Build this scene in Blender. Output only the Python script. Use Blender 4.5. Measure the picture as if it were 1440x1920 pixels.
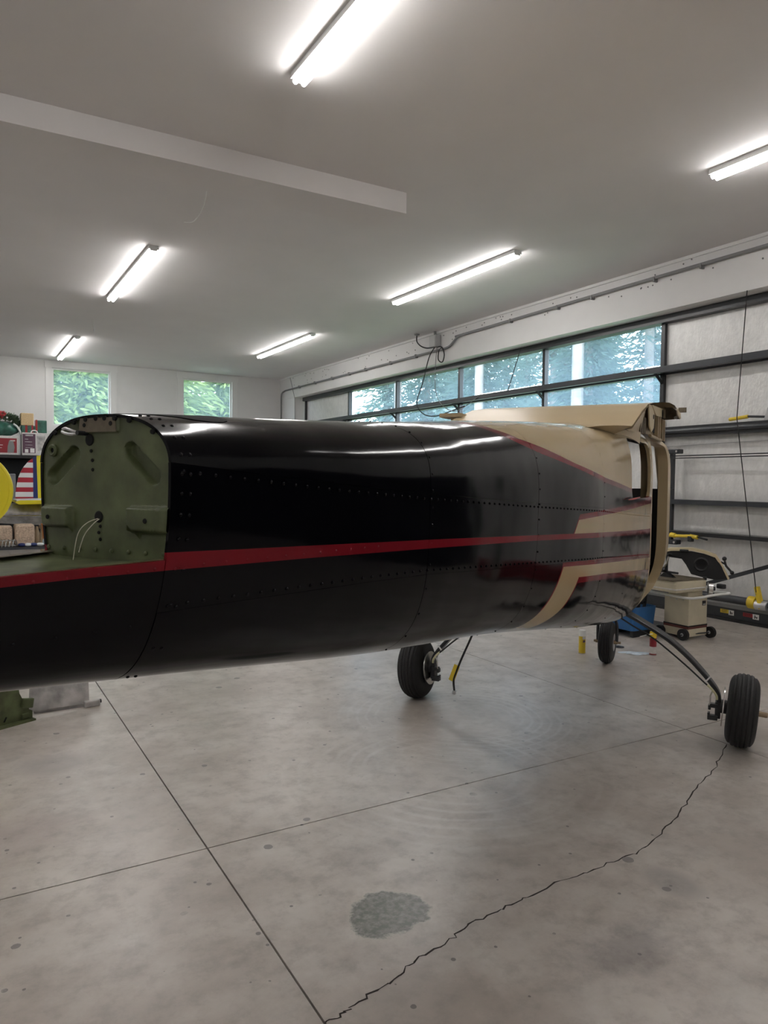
import bpy, math, random
from mathutils import Matrix, Vector

# ------------------------------------------------------------------ camera, sky, exposure
SC = bpy.context.scene
COL = SC.collection
for o in list(bpy.data.objects):
    bpy.data.objects.remove(o)
EYE = Vector((0.0, 0.0, 1.66))
YAW, PITCH, ROLL, FPX = 0.529214, -0.042307, 0.0106154, 1364.79
fw = Vector((math.sin(YAW)*math.cos(PITCH), math.cos(YAW)*math.cos(PITCH), math.sin(PITCH)))
ri = Vector((math.cos(YAW), -math.sin(YAW), 0))
up = ri.cross(fw)
cr, sr = math.cos(ROLL), math.sin(ROLL)
ri, up = cr*ri + sr*up, -sr*ri + cr*up
cd = bpy.data.cameras.new('camera')
cd.sensor_fit = 'VERTICAL'
cd.sensor_height = 36.0
cd.sensor_width = 27.0
cd.lens = FPX/1920*36.0
cd.clip_end = 300
cam = bpy.data.objects.new('camera', cd)
COL.objects.link(cam)
cam.matrix_world = Matrix(((ri.x, up.x, -fw.x, EYE.x), (ri.y, up.y, -fw.y, EYE.y), (ri.z, up.z, -fw.z, EYE.z), (0, 0, 0, 1)))
SC.camera = cam

world = bpy.data.worlds.new('World')
SC.world = world
world.use_nodes = True
wn = world.node_tree
wn.nodes.clear()
wo = wn.nodes.new('ShaderNodeOutputWorld')
wb = wn.nodes.new('ShaderNodeBackground')
ws = wn.nodes.new('ShaderNodeTexSky')
ws.sky_type = 'NISHITA'
ws.sun_disc = False
ws.sun_elevation = math.radians(48)
ws.sun_rotation = math.radians(200)
ws.air_density = 1.0
ws.dust_density = 3.0
wmx = wn.nodes.new('ShaderNodeMix')
wmx.data_type = 'RGBA'
wmx.inputs[0].default_value = 0.5
wmx.inputs[7].default_value = (6.0, 6.5, 7.2, 1)      # thin overcast
wn.links.new(ws.outputs[0], wmx.inputs[6])
wn.links.new(wmx.outputs[2], wb.inputs[0])
SKY_STRENGTH = 1.3
wb.inputs[1].default_value = SKY_STRENGTH
wn.links.new(wb.outputs[0], wo.inputs[0])

sl_ = bpy.data.lights.new('sun', 'SUN')
sl_.energy = 6.0
sl_.angle = math.radians(20)
sl_.color = (1, .96, .88)
sun = bpy.data.objects.new('sun', sl_)
COL.objects.link(sun)
sun.rotation_euler = Vector((.45, .62, -.75)).to_track_quat('-Z', 'Y').to_euler()   # from behind the building, onto the trees

vs = SC.view_settings
vs.view_transform = 'Standard'
vs.look = 'None'
vs.exposure = 0.56
vs.gamma = 1.0
vs.use_curve_mapping = False
TUBE_STRENGTH = 24.0          # what each fluorescent tube gives off

# ------------------------------------------------------------------ helpers
PI = math.pi

def mat(name, col, rough=.5, metal=0.0, spec=.5, noise=0.0, nscale=8.0, bump=0.0, bscale=40.0, coat=0.0, stretch=None, emit=0.0):
    m = bpy.data.materials.new(name)
    m.use_nodes = True
    nt = m.node_tree
    b = nt.nodes['Principled BSDF']
    b.inputs['Base Color'].default_value = (*col, 1)
    b.inputs['Roughness'].default_value = rough
    b.inputs['Metallic'].default_value = metal
    b.inputs['Specular IOR Level'].default_value = spec
    b.inputs['Coat Weight'].default_value = coat
    if emit:
        b.inputs['Emission Color'].default_value = (*col, 1)
        b.inputs['Emission Strength'].default_value = emit
    if noise or bump:
        tc = nt.nodes.new('ShaderNodeTexCoord')
        mp = nt.nodes.new('ShaderNodeMapping')
        nt.links.new(tc.outputs['Object'], mp.inputs[0])
        if stretch:
            mp.inputs['Scale'].default_value = stretch
    if noise:
        n = nt.nodes.new('ShaderNodeTexNoise')
        n.inputs['Scale'].default_value = nscale
        n.inputs['Detail'].default_value = 5
        nt.links.new(mp.outputs[0], n.inputs['Vector'])
        r = nt.nodes.new('ShaderNodeMapRange')
        r.inputs[1].default_value = .3
        r.inputs[2].default_value = .7
        r.inputs[3].default_value = 1-noise
        r.inputs[4].default_value = 1+noise
        nt.links.new(n.outputs[0], r.inputs[0])
        h = nt.nodes.new('ShaderNodeVectorMath')
        h.operation = 'SCALE'
        h.inputs[0].default_value = col
        nt.links.new(r.outputs[0], h.inputs['Scale'])
        nt.links.new(h.outputs[0], b.inputs['Base Color'])
    if bump:
        n2 = nt.nodes.new('ShaderNodeTexNoise')
        n2.inputs['Scale'].default_value = bscale
        n2.inputs['Detail'].default_value = 4
        nt.links.new(mp.outputs[0], n2.inputs['Vector'])
        bp = nt.nodes.new('ShaderNodeBump')
        bp.inputs['Strength'].default_value = bump
        bp.inputs['Distance'].default_value = .01
        nt.links.new(n2.outputs[0], bp.inputs['Height'])
        nt.links.new(bp.outputs[0], b.inputs['Normal'])
    return m

class MB:
    """Collects shapes; obj() links them as ONE mesh object."""
    def __init__(s):
        s.v, s.f = [], []
    def add(s, vs_, fs_):
        n = len(s.v)
        s.v += [tuple(p) for p in vs_]
        s.f += [tuple(i+n for i in f) for f in fs_]
        return s
    def box(s, c, d, rot=None):
        x, y, z = d[0]/2, d[1]/2, d[2]/2
        P = [Vector((a*x, b*y, e*z)) for a in (-1, 1) for b in (-1, 1) for e in (-1, 1)]
        if rot is not None:
            P = [rot @ p for p in P]
        P = [p+Vector(c) for p in P]
        return s.add(P, [(0, 1, 3, 2), (4, 6, 7, 5), (0, 4, 5, 1), (2, 3, 7, 6), (0, 2, 6, 4), (1, 5, 7, 3)])
    def span(s, a, b):
        return s.box([(a[i]+b[i])/2 for i in range(3)], [abs(b[i]-a[i]) for i in range(3)])
    def tube(s, path, r, seg=8, cap=True):
        P = [Vector(p) for p in path]
        n = len(P)
        rs = r if isinstance(r, (list, tuple)) else [r]*n
        T = []
        for i in range(n):
            a, b = P[max(0, i-1)], P[min(n-1, i+1)]
            T.append((b-a).normalized())
        u = T[0].orthogonal().normalized()
        vv, ff = [], []
        for i in range(n):
            u = (u - T[i]*u.dot(T[i])).normalized()
            w = T[i].cross(u)
            for k in range(seg):
                a = 2*PI*k/seg
                vv.append(P[i]+(u*math.cos(a)+w*math.sin(a))*rs[i])
        for i in range(n-1):
            for k in range(seg):
                k2 = (k+1) % seg
                ff.append((i*seg+k, i*seg+k2, (i+1)*seg+k2, (i+1)*seg+k))
        if cap:
            ff.append(tuple(range(seg))[::-1])
            ff.append(tuple((n-1)*seg+k for k in range(seg)))
        return s.add(vv, ff)
    def lathe(s, prof, seg=32, M=None, close=False):
        """prof = [(radius, height)], turned about local z"""
        vv, ff = [], []
        n = len(prof)
        for k in range(seg):
            a = 2*PI*k/seg
            for r, h in prof:
                p = Vector((r*math.cos(a), r*math.sin(a), h))
                vv.append(M @ p if M else p)
        for k in range(seg):
            k2 = (k+1) % seg
            for i in range(n if close else n-1):
                j = (i+1) % n
                ff.append((k*n+i, k2*n+i, k2*n+j, k*n+j))
        if not close:
            if prof[0][0] > 1e-6:
                ff.append(tuple(k*n for k in range(seg))[::-1])
            if prof[-1][0] > 1e-6:
                ff.append(tuple(k*n+n-1 for k in range(seg)))
        return s.add(vv, ff)
    def prism(s, poly, h0, h1, M=None):
        n = len(poly)
        vv = [Vector((x, y, h0)) for x, y in poly]+[Vector((x, y, h1)) for x, y in poly]
        if M:
            vv = [M @ p for p in vv]
        ff = [tuple(range(n))[::-1], tuple(range(n, 2*n))]
        for i in range(n):
            j = (i+1) % n
            ff.append((i, j, n+j, n+i))
        return s.add(vv, ff)
    def grid(s, fn, nu, nv, wrap=False):
        vv = [fn(i/nu, j/nv) for i in range(nu+1) for j in range(nv+1)]
        ff = [(i*(nv+1)+j, (i+1)*(nv+1)+j, (i+1)*(nv+1)+j+1, i*(nv+1)+j+1) for i in range(nu) for j in range(nv)]
        return s.add(vv, ff)
    def ball(s, c, r, su=12, sv=8, sc=(1, 1, 1)):
        prof = [(r*math.sin(PI*i/sv), -r*math.cos(PI*i/sv)) for i in range(sv+1)]
        return s.lathe(prof, su, Matrix.Translation(c) @ Matrix.Diagonal((*sc, 1)))

def chain(o):
    m = Matrix.Identity(4)
    while o is not None:
        m = o.matrix_basis @ m
        o = o.parent
    return m

def obj(name, mb, m, parent=None, local=False, smooth=None, bevel=0, kind=None, label=None):
    """one mesh object; coordinates are the world's unless local"""
    vv = mb.v
    if parent is not None and not local:
        inv = chain(parent).inverted()
        vv = [inv @ Vector(p) for p in vv]
    me = bpy.data.meshes.new(name)
    me.from_pydata(vv, [], mb.f)
    me.validate()
    if smooth is not None:
        me.polygons.foreach_set('use_smooth', [True]*len(me.polygons))
        me.set_sharp_from_angle(angle=math.radians(smooth))
    me.materials.append(m)
    me.update()
    o = bpy.data.objects.new(name, me)
    COL.objects.link(o)
    o.parent = parent
    if bevel:
        bm = o.modifiers.new('bevel', 'BEVEL')
        bm.width = bevel
        bm.segments = 2
        bm.limit_method = 'ANGLE'
    if kind:
        o['kind'] = kind
    if label:
        o['label'] = label
    return o

def tag(o, label, cat, group=None):
    o['label'] = label
    o['category'] = cat
    if group:
        o['group'] = group
    return o

def thing(name, label, cat, loc=(0, 0, 0), rotz=0, group=None):
    o = bpy.data.objects.new(name, None)
    COL.objects.link(o)
    o.location = loc
    o.rotation_euler = (0, 0, rotz)
    return tag(o, label, cat, group)

def struct(name, mb, m, bevel=0):
    o = obj(name, mb, m, bevel=bevel)
    o['kind'] = 'structure'
    return o

def copy_tree(o, parent=None):
    c = o.copy()
    COL.objects.link(c)
    c.parent = parent
    for ch in list(o.children):
        copy_tree(ch, c)
    return c

def smooth_path(pts, n=6):
    P = [Vector(p) for p in pts]
    out = []
    for i in range(len(P)-1):
        a, b, c, d = P[max(0, i-1)], P[i], P[i+1], P[min(len(P)-1, i+2)]
        for k in range(n):
            t = k/n
            out.append(.5*((2*b)+(c-a)*t+(2*a-5*b+4*c-d)*t*t+(3*b-a-3*c+d)*t**3))
    out.append(P[-1])
    return out

def rrect(x0, y0, x1, y1, r, n=5):
    out = []
    for cx, cy, a0 in ((x1-r, y1-r, 0), (x0+r, y1-r, 90), (x0+r, y0+r, 180), (x1-r, y0+r, 270)):
        for k in range(n+1):
            a = math.radians(a0+90*k/n)
            out.append((cx+r*math.cos(a), cy+r*math.sin(a)))
    return out

# ------------------------------------------------------------------ plain materials
M_ = {}
M_['white_paint'] = mat('white_wall_paint', (.74, .73, .72), .7, noise=.02, nscale=3, bump=.05, bscale=90)
M_['ceiling_paint'] = mat('ceiling_paint', (.73, .708, .70), .8, noise=.02, nscale=1.5)
M_['trim_paint'] = mat('trim_paint', (.78, .77, .76), .5)
M_['lamp_white'] = mat('lamp_housing_white', (.75, .75, .74), .4)
M_['tube'] = mat('lit_tube', (1.0, .98, .965), .4, emit=TUBE_STRENGTH)
M_['black_steel'] = mat('black_painted_steel', (.018, .019, .022), .35, noise=.1, nscale=20)
M_['dark_steel'] = mat('dark_grey_steel', (.030, .033, .039), .4, noise=.1, nscale=20)
M_['grey_pvc'] = mat('grey_conduit', (.22, .22, .22), .5)
M_['grey_box'] = mat('grey_box', (.45, .45, .45), .5)
M_['black_rubber'] = mat('black_rubber', (.012, .012, .013), .62, noise=.25, nscale=25, bump=.15, bscale=120)
M_['black_matte'] = mat('black_matte', (.008, .008, .009), .7)
M_['hole'] = mat('dark_void', (.003, .003, .003), .9)
M_['alu'] = mat('bare_aluminium', (.55, .55, .56), .38, metal=.85, noise=.25, nscale=9, bump=.1, bscale=30)
M_['steel'] = mat('bright_steel', (.6, .59, .57), .25, metal=1)
M_['cream'] = mat('cream_paint', (.60, .50, .32), .35, noise=.05, nscale=6)
M_['cart_tan'] = mat('cart_enamel', (.58, .52, .38), .4, noise=.06, nscale=9)
M_['dark_red'] = mat('dark_red_band', (.13, .03, .02), .5)
M_['red'] = mat('red_paint', (.35, .02, .025), .35)
M_['blue_plastic'] = mat('blue_plastic', (.02, .12, .32), .45, noise=.1, nscale=10)
M_['yellow'] = mat('yellow_paint', (.72, .52, .03), .4, noise=.06, nscale=10)
M_['lemon'] = mat('lemon_fabric_paint', (.80, .68, .02), .35)
M_['white_plain'] = mat('white_enamel', (.80, .80, .78), .35)
M_['navy'] = mat('navy_paint', (.012, .025, .13), .35)
M_['flag_red'] = mat('flag_red_paint', (.42, .02, .04), .35)
M_['green_primer'] = mat('green_primer', (.085, .102, .042), .45, noise=.45, nscale=11, bump=.1, bscale=60)
M_['brown_primer'] = mat('brownish_primer', (.13, .105, .07), .5, noise=.3, nscale=30)
M_['foil'] = mat('foil_insulation', (.74, .73, .715), .42, metal=.25, noise=.07, nscale=10, bump=.55, bscale=24, stretch=(1, 1.6, .8))
M_['brass'] = mat('weathered_brass', (.30, .22, .13), .5)
M_['burlap'] = mat('tan_foam_block', (.50, .37, .27), .9, noise=.3, nscale=45, bump=.6, bscale=60)
M_['wood'] = mat('plain_wood', (.42, .29, .16), .6, noise=.2, nscale=12, stretch=(1, 8, 8))
M_['kraft'] = mat('kraft_paper', (.55, .40, .22), .7, noise=.25, nscale=60)
M_['bag_green'] = mat('green_plastic_bag', (.03, .11, .08), .3, noise=.35, nscale=14, bump=.8, bscale=12)
M_['fir_green'] = mat('fir_garland_green', (.06, .10, .05), .8, noise=.4, nscale=40)
M_['orange'] = mat('orange_plastic', (.65, .22, .05), .4)
M_['pale_blue'] = mat('pale_blue_plastic', (.45, .55, .62), .4)
M_['rag'] = mat('pale_blue_rag', (.62, .72, .80), .9, noise=.1, nscale=30)
M_['plum'] = mat('plum_print', (.10, .045, .075), .5)
M_['carton_grey'] = mat('grey_carton', (.62, .60, .58), .6, noise=.1, nscale=40)
M_['carton_red'] = mat('red_print', (.28, .02, .03), .5)
M_['sleeve'] = mat('pale_yellow_sleeve', (.68, .66, .42), .4)
M_['wire'] = mat('pale_wire', (.55, .52, .42), .45)

# glass: clear pane with a bluish film painting the view's washed-out haze
def glass_mat():
    m = bpy.data.materials.new('window_glass')
    m.use_nodes = True
    nt = m.node_tree
    nt.nodes.clear()
    out = nt.nodes.new('ShaderNodeOutputMaterial')
    tr = nt.nodes.new('ShaderNodeBsdfTransparent')
    tr.inputs[0].default_value = (.93, .97, .98, 1)
    gl = nt.nodes.new('ShaderNodeBsdfGlossy')
    gl.inputs['Roughness'].default_value = .02
    df = nt.nodes.new('ShaderNodeBsdfTranslucent')
    df.inputs[0].default_value = (.58, .78, .98, 1)
    lw = nt.nodes.new('ShaderNodeLayerWeight')       # facing = 1-|cos|, the same on both faces of the pane
    lw.inputs[0].default_value = .5
    pw = nt.nodes.new('ShaderNodeMath')
    pw.operation = 'POWER'
    pw.inputs[1].default_value = 5
    nt.links.new(lw.outputs['Facing'], pw.inputs[0])
    fr = nt.nodes.new('ShaderNodeMath')
    fr.operation = 'MULTIPLY_ADD'
    fr.inputs[1].default_value = .96
    fr.inputs[2].default_value = .04
    nt.links.new(pw.outputs[0], fr.inputs[0])
    m1 = nt.nodes.new('ShaderNodeMixShader')
    m1.inputs[0].default_value = .10
    nt.links.new(tr.outputs[0], m1.inputs[1])
    nt.links.new(df.outputs[0], m1.inputs[2])
    m2 = nt.nodes.new('ShaderNodeMixShader')
    nt.links.new(fr.outputs[0], m2.inputs[0])
    nt.links.new(m1.outputs[0], m2.inputs[1])
    nt.links.new(gl.outputs[0], m2.inputs[2])
    nt.links.new(m2.outputs[0], out.inputs[0])
    return m
M_['glass'] = glass_mat()

# ------------------------------------------------------------------ the room
CZ = 4.54                                   # ceiling height
YF = 19.67                                  # far wall
XH = 8.0                                    # face of the wall over the big door
XL, YB = -5.0, -6.6

def floor_mat():
    m = bpy.data.materials.new('worn_concrete')
    m.use_nodes = True
    nt = m.node_tree
    L = nt.links.new
    b = nt.nodes['Principled BSDF']
    tc = nt.nodes.new('ShaderNodeTexCoord')
    def noise(scale, detail=6, rough=.6, vec=None):
        n = nt.nodes.new('ShaderNodeTexNoise')
        n.inputs['Scale'].default_value = scale
        n.inputs['Detail'].default_value = detail
        n.inputs['Roughness'].default_value = rough
        L(vec or tc.outputs['Object'], n.inputs['Vector'])
        return n.outputs[0]
    def rng(v, a, b_, c=0.0, d=1.0):
        r = nt.nodes.new('ShaderNodeMapRange')
        for i, q in enumerate((a, b_, c, d)):
            r.inputs[i+1].default_value = q
        L(v, r.inputs[0])
        return r.outputs[0]
    def mix(f, a, b_):
        x = nt.nodes.new('ShaderNodeMix')
        x.data_type = 'RGBA'
        if isinstance(f, float):
            x.inputs[0].default_value = f
        else:
            L(f, x.inputs[0])
        for i, q in ((6, a), (7, b_)):
            if isinstance(q, tuple):
                x.inputs[i].default_value = (*q, 1)
            else:
                L(q, x.inputs[i])
        return x.outputs[2]
    def math_(op, a, b_=None):
        x = nt.nodes.new('ShaderNodeMath')
        x.operation = op
        for i, q in enumerate((a, b_)):
            if q is None:
                continue
            if isinstance(q, (int, float)):
                x.inputs[i].default_value = q
            else:
                L(q, x.inputs[i])
        return x.outputs[0]
    def blob(cx, cy, rx, ry, edge, wob, ns):
        mp = nt.nodes.new('ShaderNodeMapping')
        mp.inputs['Location'].default_value = (-cx/rx, -cy/ry, 0)
        mp.inputs['Scale'].default_value = (1/rx, 1/ry, 0)
        L(tc.outputs['Object'], mp.inputs[0])
        ln = nt.nodes.new('ShaderNodeVectorMath')
        ln.operation = 'LENGTH'
        L(mp.outputs[0], ln.inputs[0])
        w = math_('MULTIPLY', math_('SUBTRACT', noise(ns, 6, .7), .5), wob)
        return rng(math_('ADD', ln.outputs['Value'], w), 1.0, 1.0-edge)
    c = mix(rng(noise(.9, 5), .38, .62), (.40, .352, .312), (.565, .52, .475))
    c = mix(math_('MULTIPLY', rng(noise(4.5, 8, .68), .40, .70), 1.0), c, (.345, .305, .27))
    c = mix(math_('MULTIPLY', rng(noise(2.1, 8, .70), .48, .74), .8), c, (.60, .57, .53))
    c = mix(math_('MULTIPLY', rng(noise(9, 8, .68), .50, .75), .5), c, (.26, .235, .21))
    # scattered specks and drips
    vo = nt.nodes.new('ShaderNodeTexVoronoi')
    vo.inputs['Scale'].default_value = 5.5
    L(tc.outputs['Object'], vo.inputs['Vector'])
    def pick(v, lim):
        sc_ = nt.nodes.new('ShaderNodeSeparateColor')
        L(v.outputs['Color'], sc_.inputs[0])
        return math_('MULTIPLY', math_('GREATER_THAN', sc_.outputs[0], lim), math_('ADD', sc_.outputs[1], .35))
    sp = math_('MULTIPLY', math_('LESS_THAN', math_('ADD', vo.outputs['Distance'], math_('MULTIPLY', noise(30), .09)), math_('MULTIPLY', pick(vo, .55), .15)), rng(noise(1.3), .42, .50))
    c = mix(math_('MULTIPLY', sp, .75), c, (.11, .10, .095))
    vo2 = nt.nodes.new('ShaderNodeTexVoronoi')
    vo2.inputs['Scale'].default_value = 17
    L(tc.outputs['Object'], vo2.inputs['Vector'])
    sp2 = math_('MULTIPLY', math_('LESS_THAN', math_('ADD', vo2.outputs['Distance'], math_('MULTIPLY', noise(45), .12)), math_('MULTIPLY', pick(vo2, .72), .19)), rng(noise(2.3), .44, .52))
    c = mix(math_('MULTIPLY', sp2, .8), c, (.09, .085, .08))
    # green-grey paint stain, reddish stain, dark smudges
    c = mix(math_('MULTIPLY', blob(1.40, 2.34, .165, .14, .15, 1.9, 4.5), rng(noise(38, 3), .25, .6, .45, .95)), c, (.085, .095, .078))
    c = mix(math_('MULTIPLY', blob(.25, 3.75, .35, .3, .8, 1.6, 5), .3), c, (.17, .09, .09))
    c = mix(math_('MULTIPLY', blob(2.05, 1.75, .30, .16, .7, 2.0, 7), .45), c, (.13, .115, .12))
    c = mix(math_('MULTIPLY', blob(2.55, 1.95, .11, .15, .5, 1.5, 9), .4), c, (.13, .12, .12))
    c = mix(math_('MULTIPLY', blob(.45, 4.55, .25, .20, .5, 2.4, 9), .35), c, (.14, .125, .12))
    # scrubbing swirls
    ring = None
    for cx, cy, fq in ((3.1, 4.1, 95), (2.45, 3.35, 70)):
        mp = nt.nodes.new('ShaderNodeMapping')
        mp.inputs['Location'].default_value = (-cx, -cy, 0)
        L(tc.outputs['Object'], mp.inputs[0])
        ln = nt.nodes.new('ShaderNodeVectorMath')
        ln.operation = 'LENGTH'
        L(mp.outputs[0], ln.inputs[0])
        d = math_('ADD', ln.outputs['Value'], math_('MULTIPLY', noise(3), .06))
        w = math_('MULTIPLY', rng(math_('SINE', math_('MULTIPLY', d, fq)), .2, 1.0), rng(d, 1.15, .35))
        w = math_('MULTIPLY', math_('MULTIPLY', w, rng(d, .22, .55)), rng(noise(1.6), .42, .58))
        ring = w if ring is None else math_('MAXIMUM', ring, w)
    c = mix(math_('MULTIPLY', ring, .42), c, (.68, .66, .63))
    L(c, b.inputs['Base Color'])
    L(rng(noise(1.8, 4, .55), .2, .8, .285, .40), b.inputs['Roughness'])
    b.inputs['Specular IOR Level'].default_value = 1.0
    bp = nt.nodes.new('ShaderNodeBump')
    bp.inputs['Strength'].default_value = .06
    bp.inputs['Distance'].default_value = .01
    L(noise(22, 4, .5), bp.inputs['Height'])
    L(bp.outputs[0], b.inputs['Normal'])
    return m
M_['concrete'] = floor_mat()
M_['joint'] = mat('joint_dirt', (.035, .028, .024), .9)

floor = struct('floor', MB().span((XL, YB, -.12), (8.7, YF, -.012)), M_['joint'])
JX = [XL, -2.35, .948, 4.238, 7.53, 8.7]
JY = [YB, -3.43, -.13, 3.165, 6.46, 9.76, 13.06, 16.36, YF]
g = .0038
for i in range(len(JX)-1):
    for j in range(len(JY)-1):
        obj('concrete_slab', MB().span((JX[i]+g, JY[j]+g, -.012), (JX[i+1]-g, JY[j+1]-g, 0)), M_['concrete'], floor)
# the long crack wanders over one slab
random.seed(4)
CR = [(4.231, 3.10), (4.231, 2.855), (3.988, 2.731), (3.795, 2.63), (3.544, 2.546), (3.369, 2.469), (3.157, 2.37), (2.947, 2.29), (2.718, 2.21), (2.616, 2.184), (2.467, 2.188), (2.299, 2.182), (2.164, 2.186), (1.981, 2.162), (1.864, 2.156), (1.746, 2.141), (1.638, 2.132), (1.538, 2.097), (1.403, 2.069), (1.308, 2.052), (1.249, 2.014), (1.178, 1.998), (1.057, 1.974), (1.008, 1.954), (0.946, 1.946)]
CR = CR[1:]
pp = []
for a, b in zip(CR[:-1], CR[1:]):
    for k in range(5):
        t = k/5
        pp.append((a[0]+(b[0]-a[0])*t+random.uniform(-.011, .011), a[1]+(b[1]-a[1])*t+random.uniform(-.008, .008)))
pp.append(CR[-1])
cv, cf = [], []
for i, q in enumerate(pp):
    a, b = pp[max(0, i-1)], pp[min(len(pp)-1, i+1)]
    dx, dy = b[0]-a[0], b[1]-a[1]
    l = math.hypot(dx, dy)
    w = random.uniform(.0016, .0042)
    cv += [(q[0]-dy/l*w, q[1]+dx/l*w, .0008), (q[0]+dy/l*w, q[1]-dx/l*w, .0008)]
    if i:
        cf.append((2*i-2, 2*i-1, 2*i+1, 2*i))
obj('crack', MB().add(cv, cf), M_['joint'], floor)

ceiling = struct('ceiling', MB().span((XL, YB, CZ), (8.7, YF, CZ+.12)), M_['ceiling_paint'])
beam = struct('trim_1', MB().span((XL, 6.29, 4.335), (3.90, 6.78, CZ)), M_['ceiling_paint'])
W1, W2, WZ0, WZ1 = (2.02, 3.38), (5.22, 6.58), 2.95, 4.36
wf = MB()
wf.span((XL, YF, 0), (8.7, YF+.18, WZ0)).span((XL, YF, WZ1), (8.7, YF+.18, CZ))
wf.span((XL, YF, WZ0), (W1[0], YF+.18, WZ1)).span((W1[1], YF, WZ0), (W2[0], YF+.18, WZ1)).span((W2[1], YF, WZ0), (8.7, YF+.18, WZ1))
struct('wall_far', wf, M_['white_paint'])
struct('wall_left', MB().span((XL-.15, YB, 0), (XL, YF, CZ)), M_['white_paint'])
struct('wall_near', MB().span((XL, YB-.15, 0), (8.7, YB, CZ)), M_['white_paint'])
DY0, DY1, DZ = 4.25, 18.50, 3.93
wr = MB().span((XH, YB, DZ), (8.7, YF, CZ))
wr.span((XH, YB, 0), (8.7, DY0, DZ)).span((XH, DY1+.1, 0), (8.7, YF, DZ))
struct('wall_right', wr, M_['white_paint'])
struct('trim_2', MB().span((XH-.012, YB, DZ), (XH, YF-.02, DZ+.13)), M_['white_paint'])
struct('trim_3', MB().span((XH-.03, YB, CZ-.04), (XH, YF-.02, CZ)), M_['white_paint'])
for n, (a, b) in ((1, W1), (2, W2)):
    w = bpy.data.objects.new('window_%d' % n, None)
    COL.objects.link(w)
    w.location = ((a+b)/2, YF, WZ0)
    w['kind'] = 'structure'
    t = .15
    y0, y1 = YF-.022, YF
    obj('window_trim', MB().span((a-t, y0, WZ0-t), (a, y1, WZ1)).span((b, y0, WZ0-t), (b+t, y1, WZ1)).span((a-t-.02, y0-.008, WZ1), (b+t+.02, y1, min(WZ1+t, CZ-.01))).span((a, y0, WZ0-t), (b, y1, WZ0)), M_['trim_paint'], w)
    f = MB()
    for (p, q) in (((a, YF+.05, WZ0), (a+.04, YF+.10, WZ1)), ((b-.04, YF+.05, WZ0), (b, YF+.10, WZ1)), ((a+.04, YF+.05, WZ0), (b-.04, YF+.10, WZ0+.04)), ((a+.04, YF+.05, WZ1-.04), (b-.04, YF+.10, WZ1))):
        f.span(p, q)
    obj('window_frame', f, M_['white_plain'], w)
    obj('pane', MB().span((a+.04, YF+.07, WZ0+.04), (b-.04, YF+.076, WZ1-.04)), M_['glass'], w)

# ------------------------------------------------------------------ the big door
door = bpy.data.objects.new('door_1', None)
COL.objects.link(door)
door.location = (8.35, (DY0+DY1)/2, 0)
door['kind'] = 'structure'
COLS = [DY0, 6.70, 9.03, 11.36, 13.67, 15.92, DY1]
XP = 8.34                                       # panel plane
rows = [(2.42, 3.14), (3.22, 3.83)]
random.seed(2)
def quilt(y0, y1, z0, z1, seed):
    rr = random.Random(seed)
    ph = [rr.uniform(0, 6.28) for _ in range(6)]
    def fn(u, v):
        e = min(1, 12*min(u, 1-u), 12*min(v, 1-v))
        d = .012*e*(.6+.25*math.sin(9*u+ph[0])+.2*math.sin(23*u+ph[1]+2*v)+.2*math.sin(5*v+ph[2])+.12*math.sin(31*u+ph[3]))
        return (XP-.02-d, y0+(y1-y0)*u, z0+(z1-z0)*v)
    mb = MB().grid(lambda u, v: fn(1-u, v), 40, 14)
    mb.span((XP-.01, y0, z0), (XP+.02, y1, z1))
    return mb
k = 0
for ci in range(6):
    y0, y1 = COLS[ci]+.03, COLS[ci+1]-.03
    for ri_, (z0, z1) in enumerate(rows):
        if 1 <= ci <= 4:
            obj('pane', MB().span((XP, y0, z0), (XP+.006, y1, z1)), M_['glass'], door)
        else:
            obj('insulation_panel', quilt(y0, y1, z0, z1, k), M_['foil'], door, smooth=40)
        k += 1
    for (z0, z1) in ((.21, 1.0), (1.05, 1.40), (1.46, 2.29)):
        obj('insulation_panel', quilt(y0, y1, z0, z1, k), M_['foil'], door, smooth=40)
        k += 1
for y in COLS:
    obj('mullion', MB().span((8.27, y-.03, .21), (8.36, y+.03, 3.83)), M_['black_steel'], door)
def rail(name, z0, z1, x0=8.24, x1=8.37, m='black_steel'):
    return obj(name, MB().span((x0, DY0-.02, z0), (x1, DY1+.02, z1)), M_[m], door)
rail('top_rail', 3.83, 3.925, 8.20)
rail('cross_rail', 3.14, 3.22, 8.27)
rail('cross_rail', 2.29, 2.42, 8.16)
obj('cross_rail', MB().span((8.085, DY0, 3.145), (8.155, DY1, 3.225)), M_['dark_steel'], door)
obj('hinge_tube', MB().tube([(8.12, DY0, 2.355), (8.12, DY1, 2.355)], .028, 8), M_['dark_steel'], door, smooth=40)
rail('cross_rail', 1.40, 1.46, 8.12, m='dark_steel')
rail('cross_rail', 1.0, 1.05, 8.12)
for y in COLS[1:-1]:
    obj('standoff_strut', MB().tube([(8.28, y, 3.03), (8.12, y, 3.16)], .022, 6), M_['black_steel'], door)
for y in COLS:
    obj('standoff_strut', MB().tube([(8.28, y, 3.18), (8.12, y, 3.18)], .025, 6), M_['black_steel'], door)
obj('bottom_rail', MB().span((8.10, DY0, .035), (8.36, DY1, .165)), M_['dark_steel'], door)
obj('bottom_flange', MB().span((8.06, DY0, .165), (8.36, DY1, .205)), M_['grey_pvc'], door)
obj('bottom_seal', MB().span((8.08, DY0, .0), (8.36, DY1, .035)), M_['black_rubber'], door)
obj('lift_tube', MB().tube([(8.02, DY0, .285), (8.02, DY1, .285)], .048, 12), M_['dark_steel'], door, smooth=40)
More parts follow.
